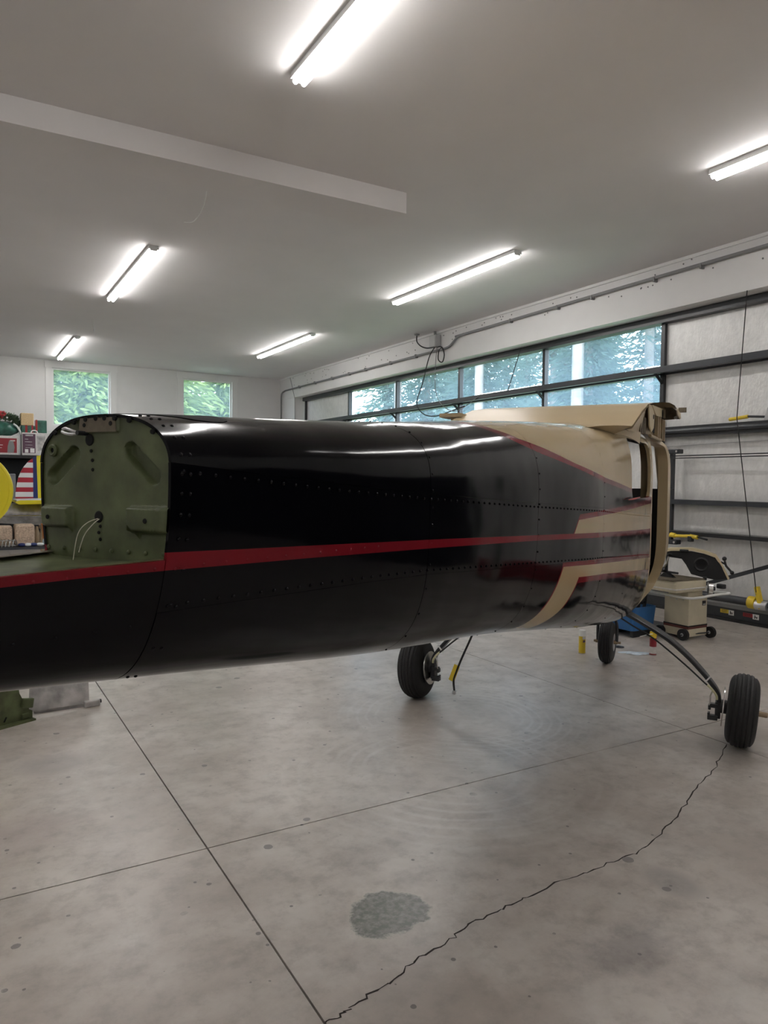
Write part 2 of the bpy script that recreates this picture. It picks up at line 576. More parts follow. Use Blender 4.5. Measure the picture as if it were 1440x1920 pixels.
for y in (4.6, 6.7, 9.0, 11.4, 13.7, 16.0):
    obj('tube_bracket', MB().span((8.0, y-.02, .2), (8.06, y+.02, .3)), M_['dark_steel'], door)
obj('diagonal_brace', MB().tube([(8.06, 5.84, .40), (8.06, 4.26, .99)], .032, 4), M_['dark_steel'], door)
for z in (2.035, 2.005):
    obj('tie_rod', MB().tube([(8.14, DY0, z), (8.14, 6.42, z-.004)], .007, 6), M_['black_steel'], door)
obj('tie_rod', MB().tube([(8.27, DY0, 2.21), (8.27, 6.7, 2.165)], .004, 5), M_['grey_box'], door)
pst = obj('lock_post', MB().span((8.14, 6.385, .93), (8.19, 6.435, 2.06)), M_['dark_steel'], door)
obj('lock_post', MB().tube([(8.12, 6.45, .98), (8.12, 6.45, 2.05)], .012, 6), M_['black_steel'], door)
for z in (2.09, .90):
    obj('post_bracket', MB().span((8.10, 6.27, z-.03), (8.20, 6.44, z+.03)), M_['dark_steel'], door, bevel=.01)
    obj('bracket_bolt', MB().tube([(8.09, 6.30, z), (8.12, 6.30, z)], .016, 8), M_['steel'], door)
obj('lock_handle', MB().tube([(8.12, 6.44, 1.60), (8.06, 6.38, 1.59), (8.04, 6.28, 1.59)], .010, 6), M_['black_steel'], door)
# stickers on the bottom rail
def sticker(y0, y1, m):
    ym = y0+(y1-y0)*.62
    s = obj('warning_sticker', MB().span((8.096, y0, .09), (8.10, ym, .135)), m, door)
    w = obj('sticker_symbol', MB().span((8.0955, ym, .075), (8.10, y1, .135)), M_['white_plain'], door)
    obj('sticker_print', MB().span((8.0945, ym+(y1-ym)*.3, .085), (8.0956, ym+(y1-ym)*.45, .125)).span((8.0945, ym+(y1-ym)*.6, .085), (8.0956, ym+(y1-ym)*.75, .10)).span((8.0945, ym+(y1-ym)*.45, .10), (8.0956, ym+(y1-ym)*.8, .108)), M_['black_matte'], door)
    obj('sticker_print', MB().span((8.0945, ym-(ym-y0)*.85, .122), (8.0956, ym-(ym-y0)*.2, .127)).span((8.0945, ym-(ym-y0)*.85, .104), (8.0956, ym-(ym-y0)*.2, .109)), M_['black_matte'], door)
sticker(5.60, 5.42, M_['yellow'])
sticker(5.30, 5.10, M_['red'])

# ------------------------------------------------------------------ outdoors
def gmat():
    return mat('grass', (.10, .14, .05), .9, noise=.4, nscale=1.5)
struct('ground', MB().add([(-60, -40, -.15), (90, -40, -.15), (90, 110, -.15), (-60, 110, -.15)], [(0, 1, 2, 3)]), gmat())
def needle_mat(name, col, trans):
    m = mat(name, col, .8, spec=.2, noise=.5, nscale=1.6)
    nt = m.node_tree
    b = nt.nodes['Principled BSDF']
    tl = nt.nodes.new('ShaderNodeBsdfTranslucent')
    tl.inputs[0].default_value = (*trans, 1)
    mx = nt.nodes.new('ShaderNodeMixShader')
    mx.inputs[0].default_value = .5
    nt.links.new(b.outputs[0], mx.inputs[1])
    nt.links.new(tl.outputs[0], mx.inputs[2])
    nt.links.new(mx.outputs[0], nt.nodes['Material Output'].inputs[0])
    return m
M_['needles_a'] = needle_mat('fir_needles', (.07, .115, .105), (.125, .195, .18))
M_['needles_b'] = needle_mat('light_fir_needles', (.15, .22, .085), (.27, .36, .14))
M_['needles_p'] = needle_mat('pale_fir_needles', (.085, .125, .115), (.145, .205, .195))
M_['bark'] = mat('bark', (.17, .165, .165), .9, noise=.3, nscale=4)
def fir(h, rad, seed, sparse=1.0, base=.04):
    rr = random.Random(seed)
    tr = MB().tube([(0, 0, 0), (0, 0, h*.5), (0, 0, h)], [h*.0105, h*.008, h*.002], 7)
    fo = MB()
    nw = int(58*sparse)
    for w in range(nw):
        t = base+(1-base)*w/nw
        z = h*t
        R = rad*(1-t)**.8*rr.uniform(.8, 1.15)+.12
        nb = rr.choice((7, 8, 9))
        a0 = rr.uniform(0, 6.28)
        for k in range(nb):
            a = a0+2*PI*k/nb+rr.uniform(-.25, .25)
            r = R*rr.uniform(.7, 1.1)
            droop = rr.uniform(.18, .45)
            ca, sa = math.cos(a), math.sin(a)
            steps = max(3, int(r*5.0))
            for q in range(steps):
                u = (q+.6)/steps
                px, pz = r*u, z-droop*r*u*u+rr.uniform(-.05, .05)
                wd = (.14+.22*(1-u)*r*.5)*rr.uniform(.6, 1.2)
                ln = r/steps*1.6
                for sg in (-1, 1):
                    # a spray of twigs, hanging or lying at its own angle
                    c = Vector((px*ca-sg*wd*.6*sa, px*sa+sg*wd*.6*ca, pz+rr.uniform(-.22, .06)))
                    a1 = Vector((ca+rr.uniform(-.5, .5), sa+rr.uniform(-.5, .5), rr.uniform(-.8, .1))).normalized()
                    a2 = Vector((rr.gauss(0, 1), rr.gauss(0, 1), rr.gauss(0, .6))).cross(a1).normalized()
                    l2, w2 = ln*rr.uniform(.55, .95), wd*rr.uniform(.35, .7)
                    fo.add([c-a1*l2*.5, c+a2*w2*.5, c+a1*l2, c-a2*w2*.5], [(0, 1, 2, 3)])
    return tr, fo
def make_fir(h, rad, seed, mt, label, loc, group, sparse=1.0, base=.04):
    t = thing('fir_tree', label, 'tree', loc, 0, group)
    tr, fo = fir(h, rad, seed, sparse, base)
    obj('trunk', tr, M_['bark'], t, local=True, smooth=60)
    f = obj('foliage', fo, M_[mt], t, local=True)
    return t
LA = 'blue-green fir tree standing outside beyond the glazed door'
LB = 'pale grey-green fir outside, close behind the glazed door'
LC = 'light green fir tree outside the far windows'
G1, G2, G3 = 'firs beyond the glazed door', 'pale firs close behind the glazed door', 'firs beyond the far windows'
tA = make_fir(16, 2.6, 1, 'needles_a', LA, (18.6, 12.6, -.15), G1)
tB = make_fir(18, 2.3, 2, 'needles_p', LB, (15.7, 25.8, -.15), G2, .7, .42)
tC = make_fir(11, 3.2, 3, 'needles_b', LC, (3.6, 26.5, -.15), G3)
rt_ = random.Random(9)
def put(src, x, y, sc):
    c = copy_tree(src)
    c.location = (x, y, -.15)
    c.rotation_euler = (0, 0, rt_.uniform(0, 6.28))
    c.scale = (sc, sc, sc*rt_.uniform(.92, 1.08))
for x, y in ((28, 12.5), (28.5, 21.5), (29, 28.5), (29.5, 40), (35, 22), (36, 28), (36, 34), (36, 41), (17.5, 7.5), (18.3, 17.8), (18.0, 23.2), (19, 28.6), (20, 34), (23.8, 10.2), (24.2, 15.4), (24.8, 20.6), (25.2, 26), (26, 31.4), (26, 37), (30.5, 18), (31, 24), (32, 30), (32, 36.5), (31, 43)):
    put(tA, x, y, rt_.uniform(.95, 1.1))
for x, y in ((15.2, 9.0), (15.0, 11.9), (15.6, 15.6), (15.4, 20.0), (21.3, 7.6), (21.4, 12.6), (21.5, 18), (22, 23.4), (22.4, 28.8)):
    put(tB, x, y, rt_.uniform(.95, 1.1))
for x, y, sc in ((6.3, 25.6, .95), (1.2, 26.2, 1.05), (9.0, 27.5, 1.1), (5.0, 30.5, 1.3), (2.2, 31, 1.3), (7.8, 32, 1.35), (11.5, 32, 1.3), (-1.5, 28.5, 1.2)):
    put(tC, x, y, sc)

# ------------------------------------------------------------------ ceiling lights
def make_light():
    t = thing('ceiling_light', '', 'light', (0, 0, 0))
    LN = 2.95
    h = MB().prism([(-.055, 0), (.055, 0), (.060, -.045), (-.060, -.045)], -LN/2, LN/2, Matrix(((1, 0, 0, 0), (0, 0, -1, 0), (0, 1, 0, 0), (0, 0, 0, 1))))
    obj('housing', h, M_['lamp_white'], t, local=True)
    for x in (-.032, .032):
        obj('lamp_tube', MB().tube([(x, -LN/2+.02, -.068), (x, LN/2-.02, -.068)], .019, 10), M_['tube'], t, local=True, smooth=50)
    for y in (-LN/2+.012, LN/2-.012):
        obj('lamp_holder', MB().span((-.045, y-.010, -.066), (.045, y+.010, -.04)), M_['lamp_white'], t, local=True, bevel=.008)
    return t
lamp0 = None
for x, y, lb in ((2.12, 3.42, 'nearest twin-tube strip light, large at the top centre'),
                 (2.12, 10.80, 'twin-tube strip light left of centre, between beam and far windows'),
                 (2.12, 17.5, 'small far strip light above the left far window'),
                 (6.02, 2.90, 'strip light cut off by the right edge of the photo'),
                 (6.02, 8.55, 'long strip light right of centre, running along the glazed door'),
                 (6.02, 14.6, 'distant strip light over the middle of the far wall'),
                 (2.12, -3.8, 'unseen strip light added behind the viewer for brightness, left row'),  # from here on, lamps added out of view to brighten the room
                 (6.02, -3.2, 'unseen strip light added behind the viewer for brightness, right row'),
                 (-1.85, 3.42, 'unseen strip light added for brightness in a left row, nearest'),  # this left row is invented, unseen, for more light
                 (-1.85, 10.80, 'unseen strip light added for brightness in a left row, middle'),
                 (-1.85, -3.8, 'unseen strip light added for brightness in a left row, behind the viewer')):
    if lamp0 is None:
        lamp0 = l = make_light()
    else:
        l = copy_tree(lamp0)
    l.location = (x, y, CZ)
    tag(l, lb, 'light', 'twin-tube ceiling strip lights')

# ------------------------------------------------------------------ conduit, box and cables on the header
cx = XH-.045
t = thing('conduit_run', 'grey conduit pipe clipped along the white wall over the big door', 'conduit', (cx, 10, 4.3))
path = smooth_path([(cx, -6.4, 4.385), (cx, 5, 4.38), (cx, 10.6, 4.343), (cx, 10.75, 4.342), (cx, 10.88, 4.34), (cx, 11.02, 4.31), (cx, 11.22, 4.20), (cx, 11.36, 4.178), (cx, 11.5, 4.174), (cx, 11.7, 4.173), (cx, 14, 4.17), (cx, 18.6, 4.17), (cx, 19.2, 4.16), (cx, 19.42, 4.10), (cx, 19.46, 3.95)], 5)
obj('pipe', MB().tube(path+[Vector((cx, 19.46, .1))], .022, 8), M_['grey_pvc'], t, smooth=50)
for y in [0.5, 2.3, 4.1, 5.9, 6.6, 7.7, 8.4, 9.5, 12.4, 13.4, 14.5, 15.3, 16.2, 17.2, 18.2]:
    z = 4.385-(y+6.4)*.0026 if y < 10.9 else 4.172
    obj('pipe_clip', MB().span((cx-.03, y-.014, z-.033), (XH, y+.014, z+.033)), M_['grey_pvc'], t, bevel=.006)
t = thing('junction_box', 'grey electrical box under the ceiling over the big door', 'electrical box', (XH-.01, 11.68, 4.32))
obj('box_body', MB().span((XH-.13, 11.58, 4.24), (XH-.012, 11.80, 4.46)), M_['grey_box'], t, bevel=.008)
obj('box_lid', MB().span((XH-.14, 11.59, 4.25), (XH-.13, 11.79, 4.45)), M_['grey_box'], t)
obj('box_hub', MB().tube([(XH-.07, 11.69, 4.46), (XH-.07, 11.69, CZ-.002)], .025, 8), M_['grey_pvc'], t, smooth=50)
t = thing('supply_cable', 'dark cable looping from the ceiling into the grey electrical box', 'cable', (7.78, 12.1, CZ))
obj('cable_rose', MB().lathe([(.055, 0), (.05, -.02), (.02, -.03)], 16, Matrix.Translation((7.78, 12.1, CZ-.001))), M_['grey_pvc'], t)
obj('cable', MB().tube(smooth_path([(7.78, 12.1, CZ-.02), (7.78, 12.1, 4.40), (7.80, 12.0, 4.30), (7.85, 11.86, 4.24), (7.92, 11.72, 4.24)], 6), .012, 6), M_['black_rubber'], t, smooth=50)
lc = smooth_path([(7.93, 11.70, 4.24), (7.90, 11.85, 4.05), (7.85, 11.97, 3.6), (7.8, 12.1, 3.2), (7.9, 12.0, 2.98), (8.0, 11.7, 2.93), (8.06, 11.3, 3.0), (8.08, 10.9, 3.06)], 6)
tag(obj('door_cable', MB().tube(lc, .011, 6), M_['black_rubber'], smooth=50), 'long black cable drooping in a loop from the box to the door', 'cable')
lc = smooth_path([(7.93, 11.62, 4.24), (7.93, 11.66, 3.9), (7.92, 11.65, 3.5), (7.95, 11.5, 3.15), (8.03, 11.1, 2.98), (8.08, 10.5, 3.2)], 6)
tag(obj('door_cable', MB().tube(lc, .007, 6), M_['grey_pvc'], smooth=50), 'thin grey cable hanging beside the black loop at the door', 'cable')
lc = smooth_path([(7.95, 11.60, 4.24), (7.93, 11.45, 4.20), (7.92, 11.36, 4.05), (7.92, 11.42, 3.92), (7.92, 11.55, 3.98), (7.93, 11.56, 4.14), (7.95, 11.5, 4.2)], 6)
tag(obj('cable_coil', MB().tube(lc, .011, 6), M_['black_rubber'], smooth=50), 'small coil of black cable hung under the electrical box', 'cable')
tag(obj('pull_cord', MB().tube([(8.1, 9.4, 3.9), (8.12, 9.75, 3.2)], .008, 5), M_['black_rubber']), 'dark cord slanting down the third glazed bay of the door', 'cord')
tag(obj('pull_cord', MB().tube([(7.98, 18.9, 4.54), (7.98, 18.55, 3.9), (7.98, 18.5, 2.2)], .006, 5), M_['grey_pvc']), 'thin cord hanging down the far right corner of the room', 'cord')
lc = smooth_path([(2.16, 7.22, CZ), (2.17, 7.3, 4.47), (2.18, 7.5, 4.40), (2.17, 7.75, 4.37), (2.1, 7.85, 4.38)], 6)
tag(obj('stub_wire', MB().tube(lc, .006, 5), M_['white_plain'], smooth=50), 'white wire end dangling from the ceiling behind the beam', 'wire')
tag(obj('stub_wire', MB().tube([(2.18, 14.4, CZ), (2.2, 14.5, 4.42), (2.19, 14.45, 4.34)], .006, 5), M_['white_plain']), 'short wire end hanging between the two left strip lights', 'wire')
# nail heads on the header
random.seed(11)
nh = MB()
for i in range(70):
    y = random.uniform(4, 19)
    nh.ball((XH-.003, y, random.choice((4.44, 4.30, 4.25, 4.47))+random.uniform(-.02, .02)), .011, 6, 4)
obj('nail_head', nh, M_['grey_pvc'], bpy.data.objects['wall_right'], kind='stuff')

# strap, cable and ratchets on the door
tag(obj('hanging_cord', MB().tube([(7.98, 5.30, 3.93), (7.95, 5.36, 2.45), (7.95, 5.05, .42)], .006, 5), M_['black_rubber']), 'long thin dark cord hanging down the right part of the door', 'cord')
t = thing('lever_handle', 'yellow-gripped lever lying on the thick cross rail of the door', 'handle', (8.13, 5.3, 2.43))
obj('grip', MB().tube([(8.12, 5.57, 2.455), (8.12, 5.33, 2.475)], .022, 8), M_['yellow'], t, smooth=50)
obj('lever', MB().tube([(8.12, 5.33, 2.475), (8.12, 5.10, 2.455), (8.12, 4.9, 2.46)], .014, 8), M_['dark_steel'], t, smooth=50)
obj('pivot', MB().prism([(5.12, 2.42), (4.98, 2.42), (5.03, 2.56), (5.08, 2.56)], 8.10, 8.14, Matrix(((0, 0, 1, 0), (1, 0, 0, 0), (0, 1, 0, 0), (0, 0, 0, 1)))), M_['grey_box'], t)
t = thing('ratchet_strap', 'yellow ratchet strap tool lying along the low cross rail by the lock post', 'strap', (8.07, 6.2, 1.05))
obj('strap', MB().tube([(8.08, 6.36, .985), (8.08, 6.22, .99), (8.08, 6.02, 1.0)], .020, 8), M_['yellow'], t, smooth=50)
obj('strap', MB().tube([(8.08, 6.34, 1.0), (8.08, 6.27, .99)], .032, 8), M_['yellow'], t, smooth=50)
obj('grip', MB().tube([(8.07, 6.04, 1.0), (8.07, 5.93, .99)], .027, 8), M_['yellow'], t, smooth=50)
obj('buckle', MB().span((8.04, 6.0, .93), (8.1, 6.06, 1.0)), M_['black_steel'], t, bevel=.008)
obj('tail', MB().tube([(8.08, 5.93, .995), (8.08, 5.80, .97)], .014, 6), M_['black_steel'], t)
t = thing('lift_clamp', 'yellow clamp around the low lift tube at the right edge', 'clamp', (8.02, 5.0, .3))
obj('collar', MB().tube([(8.02, 5.17, .285), (8.02, 5.08, .285)], .075, 14), M_['yellow'], t, smooth=50)
obj('arm', MB().box((7.98, 5.03, .36), (.06, .05, .26), Matrix.Rotation(-.25, 3, 'X')), M_['yellow'], t, bevel=.01)
obj('roller', MB().tube([(8.0, 5.075, .27), (8.0, 4.93, .27)], .058, 14), M_['alu'], t, smooth=50)
obj('hook', MB().tube(smooth_path([(7.97, 5.06, .45), (7.96, 5.05, .40), (7.97, 5.03, .36)], 4), .012, 6), M_['steel'], t)

# ------------------------------------------------------------------ the aeroplane fuselage
ANG = math.atan2(.551, .835)
PL = thing('aeroplane_fuselage', 'black light-aircraft fuselage with tan and red stripes, no wings or tail, on its wheels', 'aeroplane', (3.657, 3.723, 0), ANG)
# local frame: x forward, y to the left, z up
ST=[(-5.0,.05,1.70,1.66,1.415,2.2,2.0),(-4.1,.17,1.78,1.68,1.275,2.4,2.2),(-3.2,.30,1.835,1.63,1.145,3.0,3.2),(-2.4,.405,1.90,1.58,1.053,3.4,3.3),
(-1.6,.51,1.955,1.5,.94,4.0,3.7),(-.8,.546,1.995,1.45,.81,6.0,3.7),(0,.55,2.03,1.4,.72,7.0,4.0),(.8,.55,2.06,1.4,.72,7.0,4.0),(1.6,.53,2.06,1.4,.80,7.0,4.0)]
def sec(s):
    n=len(ST);s=max(ST[0][0],min(ST[-1][0],s))
    i=0
    while i<n-2 and s>ST[i+1][0]: i+=1
    a,b=ST[i],ST[i+1];d=b[0]-a[0];t=(s-a[0])/d
    def tan(j,k):
        if j==0: return (ST[1][k]-ST[0][k])/(ST[1][0]-ST[0][0])
        if j==n-1: return (ST[-1][k]-ST[-2][k])/(ST[-1][0]-ST[-2][0])
        u=(ST[j][k]-ST[j-1][k])/(ST[j][0]-ST[j-1][0]);v=(ST[j+1][k]-ST[j][k])/(ST[j+1][0]-ST[j][0])
        return 0 if u*v<=0 else 2*u*v/(u+v)
    out=[]
    for k in range(1,7):
        m0,m1=tan(i,k)*d,tan(i+1,k)*d
        out.append((2*t**3-3*t*t+1)*a[k]+(t**3-2*t*t+t)*m0+(-2*t**3+3*t*t)*b[k]+(t**3-t*t)*m1)
    return out
def rz(s,phi):
    w,zt,zc,zb,nu,nl=sec(s);S=math.sin(phi);c=max(0,math.cos(phi))
    h,n=(zt-zc,nu) if S>=0 else (zc-zb,nl)
    k=((c/w)**n+(abs(S)/h)**n)**(-1/n)
    return c*k,zc+S*k
def rofz(s,z):
    w,zt,zc,zb,nu,nl=sec(s)
    if z>=zc: q=(z-zc)/(zt-zc);n=nu
    else: q=(zc-z)/(zc-zb);n=nl
    return w*(max(0,1-q**n))**(1/n) if q<1 else -1
def phiz(s,z):
    w,zt,zc,zb,nu,nl=sec(s)
    return math.atan2(z-zc,max(0,rofz(s,z)))

def paint_mat():
    m = bpy.data.materials.new('black_tan_red_gloss_paint')
    m.use_nodes = True
    nt = m.node_tree
    L = nt.links.new
    b = nt.nodes['Principled BSDF']
    tc = nt.nodes.new('ShaderNodeTexCoord')
    sx = nt.nodes.new('ShaderNodeSeparateXYZ')
    L(tc.outputs['Object'], sx.inputs[0])
    def M(op, a, b_=None):
        x = nt.nodes.new('ShaderNodeMath')
        x.operation = op
        for i, q in enumerate((a, b_)):
            if q is None:
                continue
            if isinstance(q, (int, float)):
                x.inputs[i].default_value = q
            else:
                L(q, x.inputs[i])
        return x.outputs[0]
    s, z = sx.outputs[0], sx.outputs[2]
    sn = M('DIVIDE', M('ADD', s, 5.0), 7.0)
    zn = M('DIVIDE', z, 2.5)
    def curve(inp, pts, norm_in, norm_out):
        n = nt.nodes.new('ShaderNodeFloatCurve')
        c = n.mapping.curves[0]
        P = [(norm_in(a), norm_out(q)) for a, q in pts]
        P.sort()
        if P[0][0] > .001:
            P.insert(0, (0.0, P[0][1]))
        if P[-1][0] < .999:
            P.append((1.0, P[-1][1]))
        c.points[0].location = P[0]
        c.points[1].location = P[-1]
        for q in P[1:-1]:
            c.points.new(*q)
        for q in c.points:
            q.handle_type = 'VECTOR'
        n.mapping.update()
        L(inp, n.inputs['Value'])
        return n.outputs[0]
    fs = lambda pts: curve(sn, pts, lambda a: (a+5)/7, lambda q: q/2.5)       # z limit as a function of s
    fz = lambda pts: curve(zn, pts, lambda a: a/2.5, lambda q: (q+5)/7)       # s limit as a function of z
    gt = lambda a, c: M('GREATER_THAN', a, c)
    lt = lambda a, c: M('LESS_THAN', a, c)
    AND = lambda *q: q[0] if len(q) == 1 else M('MULTIPLY', q[0], AND(*q[1:]))
    OR = lambda a, c: M('MAXIMUM', a, c)
    up_o = gt(zn, fs([(-2.90, 2.2), (-2.78, 1.92), (-2.645, 1.846), (-2.491, 1.802), (-2.339, 1.773), (-2.02, 1.729), (-1.591, 1.666), (-1.057, 1.62), (-.455, 1.575), (0, 1.545)]))
    up_i = gt(zn, fs([(-2.80, 2.2), (-2.69, 1.92), (-2.575, 1.853), (-2.455, 1.822), (-2.282, 1.796), (-2.01, 1.747), (-1.587, 1.689), (-.958, 1.634), (-.283, 1.59), (0, 1.57)]))
    stt = fs([(-4.397, 1.537), (-4.271, 1.532), (-4.108, 1.527), (-3.919, 1.52), (-3.675, 1.512), (-3.154, 1.494), (-2.43, 1.465), (-1.577, 1.431), (.017, 1.364)])
    stb = fs([(-4.396, 1.497), (-4.268, 1.497), (-4.105, 1.4935), (-3.915, 1.489), (-3.671, 1.484), (-3.151, 1.469), (-2.427, 1.444), (-1.575, 1.408), (.024, 1.332)])
    stripe = AND(gt(zn, stb), lt(zn, stt))
    sl = fz([(1.35, -2.11), (1.452, -2.008), (1.504, -1.961), (1.56, -1.91)])
    mid_r = AND(gt(sn, M('SUBTRACT', sl, .0016)), gt(zn, stb), lt(zn, fs([(-1.99, 1.527), (-1.609, 1.535), (-.952, 1.547), (-.2, 1.56), (0, 1.563)])))
    mid_t = AND(gt(sn, sl), gt(zn, stt), lt(zn, fs([(-1.961, 1.504), (-1.607, 1.512), (-.948, 1.521), (-.111, 1.534)])))
    ll = fz([(.8, -2.5), (.95, -2.34), (1.04, -2.25), (1.108, -2.2), (1.167, -2.172), (1.244, -2.141), (1.317, -2.111)])
    lr = fz([(.8, -2.36), (.95, -2.16), (1.0, -2.10), (1.057, -2.03), (1.111, -1.985), (1.176, -1.955), (1.254, -1.916)])
    lo_r = AND(gt(sn, M('SUBTRACT', ll, .0016)), lt(zn, fs([(-2.117, 1.335), (-1.575, 1.307), (-.9, 1.268), (-.033, 1.212)])),
               OR(gt(zn, fs([(-1.9, 1.227), (-1.522, 1.202), (-.932, 1.15), (.066, 1.066)])), lt(sn, M('ADD', lr, .0016))))
    lo_t = AND(gt(sn, ll), lt(zn, fs([(-2.111, 1.317), (-1.568, 1.284), (-.889, 1.239), (-.017, 1.175)])),
               OR(gt(zn, fs([(-1.916, 1.254), (-1.541, 1.23), (-.848, 1.171), (.04, 1.091)])), lt(sn, lr)))
    def mix(f, a, c):
        x = nt.nodes.new('ShaderNodeMix')
        x.data_type = 'RGBA'
        L(f, x.inputs[0])
        for i, q in ((6, a), (7, c)):
            if isinstance(q, tuple):
                x.inputs[i].default_value = (*q, 1)
            else:
                L(q, x.inputs[i])
        return x.outputs[2]
    black, tan, red = (.0014, .0014, .0026), (.43, .33, .19), (.17, .009, .015)
    red_m = OR(OR(AND(up_o, M('SUBTRACT', 1.0, up_i)), stripe), OR(mid_r, lo_r))
    tan_m = OR(OR(up_i, mid_t), lo_t)
    c = mix(red_m, black, red)
    c = mix(tan_m, c, tan)
    L(c, b.inputs['Base Color'])
    b.inputs['Roughness'].default_value = .11
    b.inputs['Specular IOR Level'].default_value = .15
    n1 = nt.nodes.new('ShaderNodeTexNoise')          # slight waviness of hand-formed sheet
    n1.inputs['Scale'].default_value = 3.2
    n1.inputs['Detail'].default_value = 1.5
    L(tc.outputs['Object'], n1.inputs['Vector'])
    n2 = nt.nodes.new('ShaderNodeTexNoise')
    n2.inputs['Scale'].default_value = 320
    L(tc.outputs['Object'], n2.inputs['Vector'])
    h = M('ADD', n1.outputs[0], M('MULTIPLY', n2.outputs[0], .0025))
    bp = nt.nodes.new('ShaderNodeBump')
    bp.inputs['Strength'].default_value = .38
    bp.inputs['Distance'].default_value = .025
    L(h, bp.inputs['Height'])
    L(bp.outputs[0], b.inputs['Normal'])
    return m
M_['paint'] = paint_mat()
M_['tan'] = mat('tan_gloss_paint', (.43, .33, .19), .34, bump=.05, bscale=6)
M_['tan_dull'] = mat('tan_paint_darker', (.34, .26, .15), .5, noise=.15, nscale=14)  # same tan, darker and less glossy than the skin
M_['liner'] = mat('black_cabin_lining', (.006, .006, .007), .6)

def lerp_pts(pts, s):
    if s <= pts[0][0]:
        return pts[0][1]
    for a, b in zip(pts[:-1], pts[1:]):
        if s <= b[0]:
            return a[1]+(b[1]-a[1])*(s-a[0])/(b[0]-a[0])
    return pts[-1][1]
SEAM_UP = [(-4.1, 1.69), (-3.645, 1.654), (-3.219, 1.626), (-2.448, 1.586), (-1.61, 1.545), (-.947, 1.506), (0, 1.46), (1.6, 1.42)]
SEAM_LO = [(-4.9, 1.45), (-4.1, 1.414), (-3.45, 1.404), (-3.197, 1.396), (-2.466, 1.351), (-1.574, 1.299), (-.499, 1.221), (0, 1.18), (1.6, 1.1)]
ph_up = lambda s: phiz(s, lerp_pts(SEAM_UP, s))
ph_lo = lambda s: phiz(s, lerp_pts(SEAM_LO, s))
HP = PI/2

def skin_pt(s, phi, side=-1, off=0.0):
    """point of the hull; phi runs past +-90 degrees onto the other side; side -1 = right"""
    if phi > HP:
        phi, side = PI-phi, -side
    elif phi < -HP:
        phi, side = -PI-phi, -side
    r, z = rz(s, phi)
    if off:
        e = .01
        r1, z1 = rz(s, min(HP, phi+e))
        r0, z0 = rz(s, max(-HP, phi-e))
        tx, tz = r1-r0, z1-z0
        l = math.hypot(tx, tz) or 1
        r += off*tz/l
        z -= off*tx/l
    return Vector((s, side*r, z))

def add_rim(mb, loop, inward):
    """a turned-in edge along a closed loop of points"""
    n = len(loop)
    mb.add([tuple(p) for p in loop]+[tuple(inward(i, p)) for i, p in enumerate(loop)],
           [(i, (i+1) % n, n+(i+1) % n, n+i) for i in range(n)])

def panel(name, s0, s1, fa, fb, side=-1, off=0.0, ns=24, np_=24, m='paint', gap=.0014, hole=None, rim=.006, flange=None, label=None):
    """one sheet of skin from s0 to s1, between the angles fa(s) and fb(s)"""
    mb = MB()
    s0, s1 = s0+gap, s1-gap
    ga = gap*1.3
    P = lambda s, v, o=0.0: skin_pt(s, fa(s)+(fb(s)-fa(s))*v, side, off+o)
    if hole is None:
        mb.grid(lambda u, v: P(s0+(s1-s0)*u, .0004+v*.9992), ns, np_)
        lp = [(s0+(s1-s0)*i/ns, .0004) for i in range(ns)]+[(s1, .0004+.9992*i/np_) for i in range(np_)]+[(s1+(s0-s1)*i/ns, .9996) for i in range(ns)]+[(s0, .9996-.9992*i/np_) for i in range(np_)]
        # wide sheets wrap over the top, so the rim goes inward along the normal
        add_rim(mb, [P(*q) for q in lp], lambda i, p: P(lp[i][0], lp[i][1], -rim))
    else:
        hv = []
        for s, z in hole:
            ph = phiz(s, z)
            hv.append((s, (ph-fa(s))/(fb(s)-fa(s))))
        K = len(hv)
        cs = sum(q[0] for q in hv)/K
        cvv = sum(q[1] for q in hv)/K
        outer = []
        for s, v in hv:
            ds, dv = s-cs, v-cvv
            ts = [1e9]
            if ds > 1e-9: ts.append((s1-cs)/ds)
            if ds < -1e-9: ts.append((s0-cs)/ds)
            if dv > 1e-9: ts.append((.999-cvv)/dv)
            if dv < -1e-9: ts.append((.001-cvv)/dv)
            k = min(ts)
            outer.append((cs+ds*k, cvv+dv*k))
        # square corners
        for c in ((s0, .001), (s0, .999), (s1, .001), (s1, .999)):
            j = min(range(K), key=lambda i: abs(math.atan2(c[1]-cvv, c[0]-cs)-math.atan2(outer[i][1]-cvv, outer[i][0]-cs)))
            outer[j] = c
        RN = 10
        vv, ff = [], []
        for k in range(RN+1):
            t = k/RN
            for i in range(K):
                s = hv[i][0]+(outer[i][0]-hv[i][0])*t
                v = hv[i][1]+(outer[i][1]-hv[i][1])*t
                vv.append(P(s, v))
        for k in range(RN):
            for i in range(K):
                j = (i+1) % K
                ff.append((k*K+i, k*K+j, (k+1)*K+j, (k+1)*K+i))
        mb.add(vv, ff)
        add_rim(mb, [P(*q) for q in outer], lambda i, p: P(outer[i][0], outer[i][1], -rim))
        if flange:
            lp = [P(*q) for q in hv]
            add_rim(mb, lp, lambda i, p: Vector((p.x, p.y+(flange if side < 0 else -flange), p.z)))
    return obj(name, mb, M_[m], PL, local=True, smooth=35, label=label)

def dense(poly, step=.02):
    out = []
    n = len(poly)
    for i in range(n):
        a, b = poly[i], poly[(i+1) % n]
        k = max(1, int(math.hypot(b[0]-a[0], b[1]-a[1])/step))
        out += [(a[0]+(b[0]-a[0])*j/k, a[1]+(b[1]-a[1])*j/k) for j in range(k)]
    return out

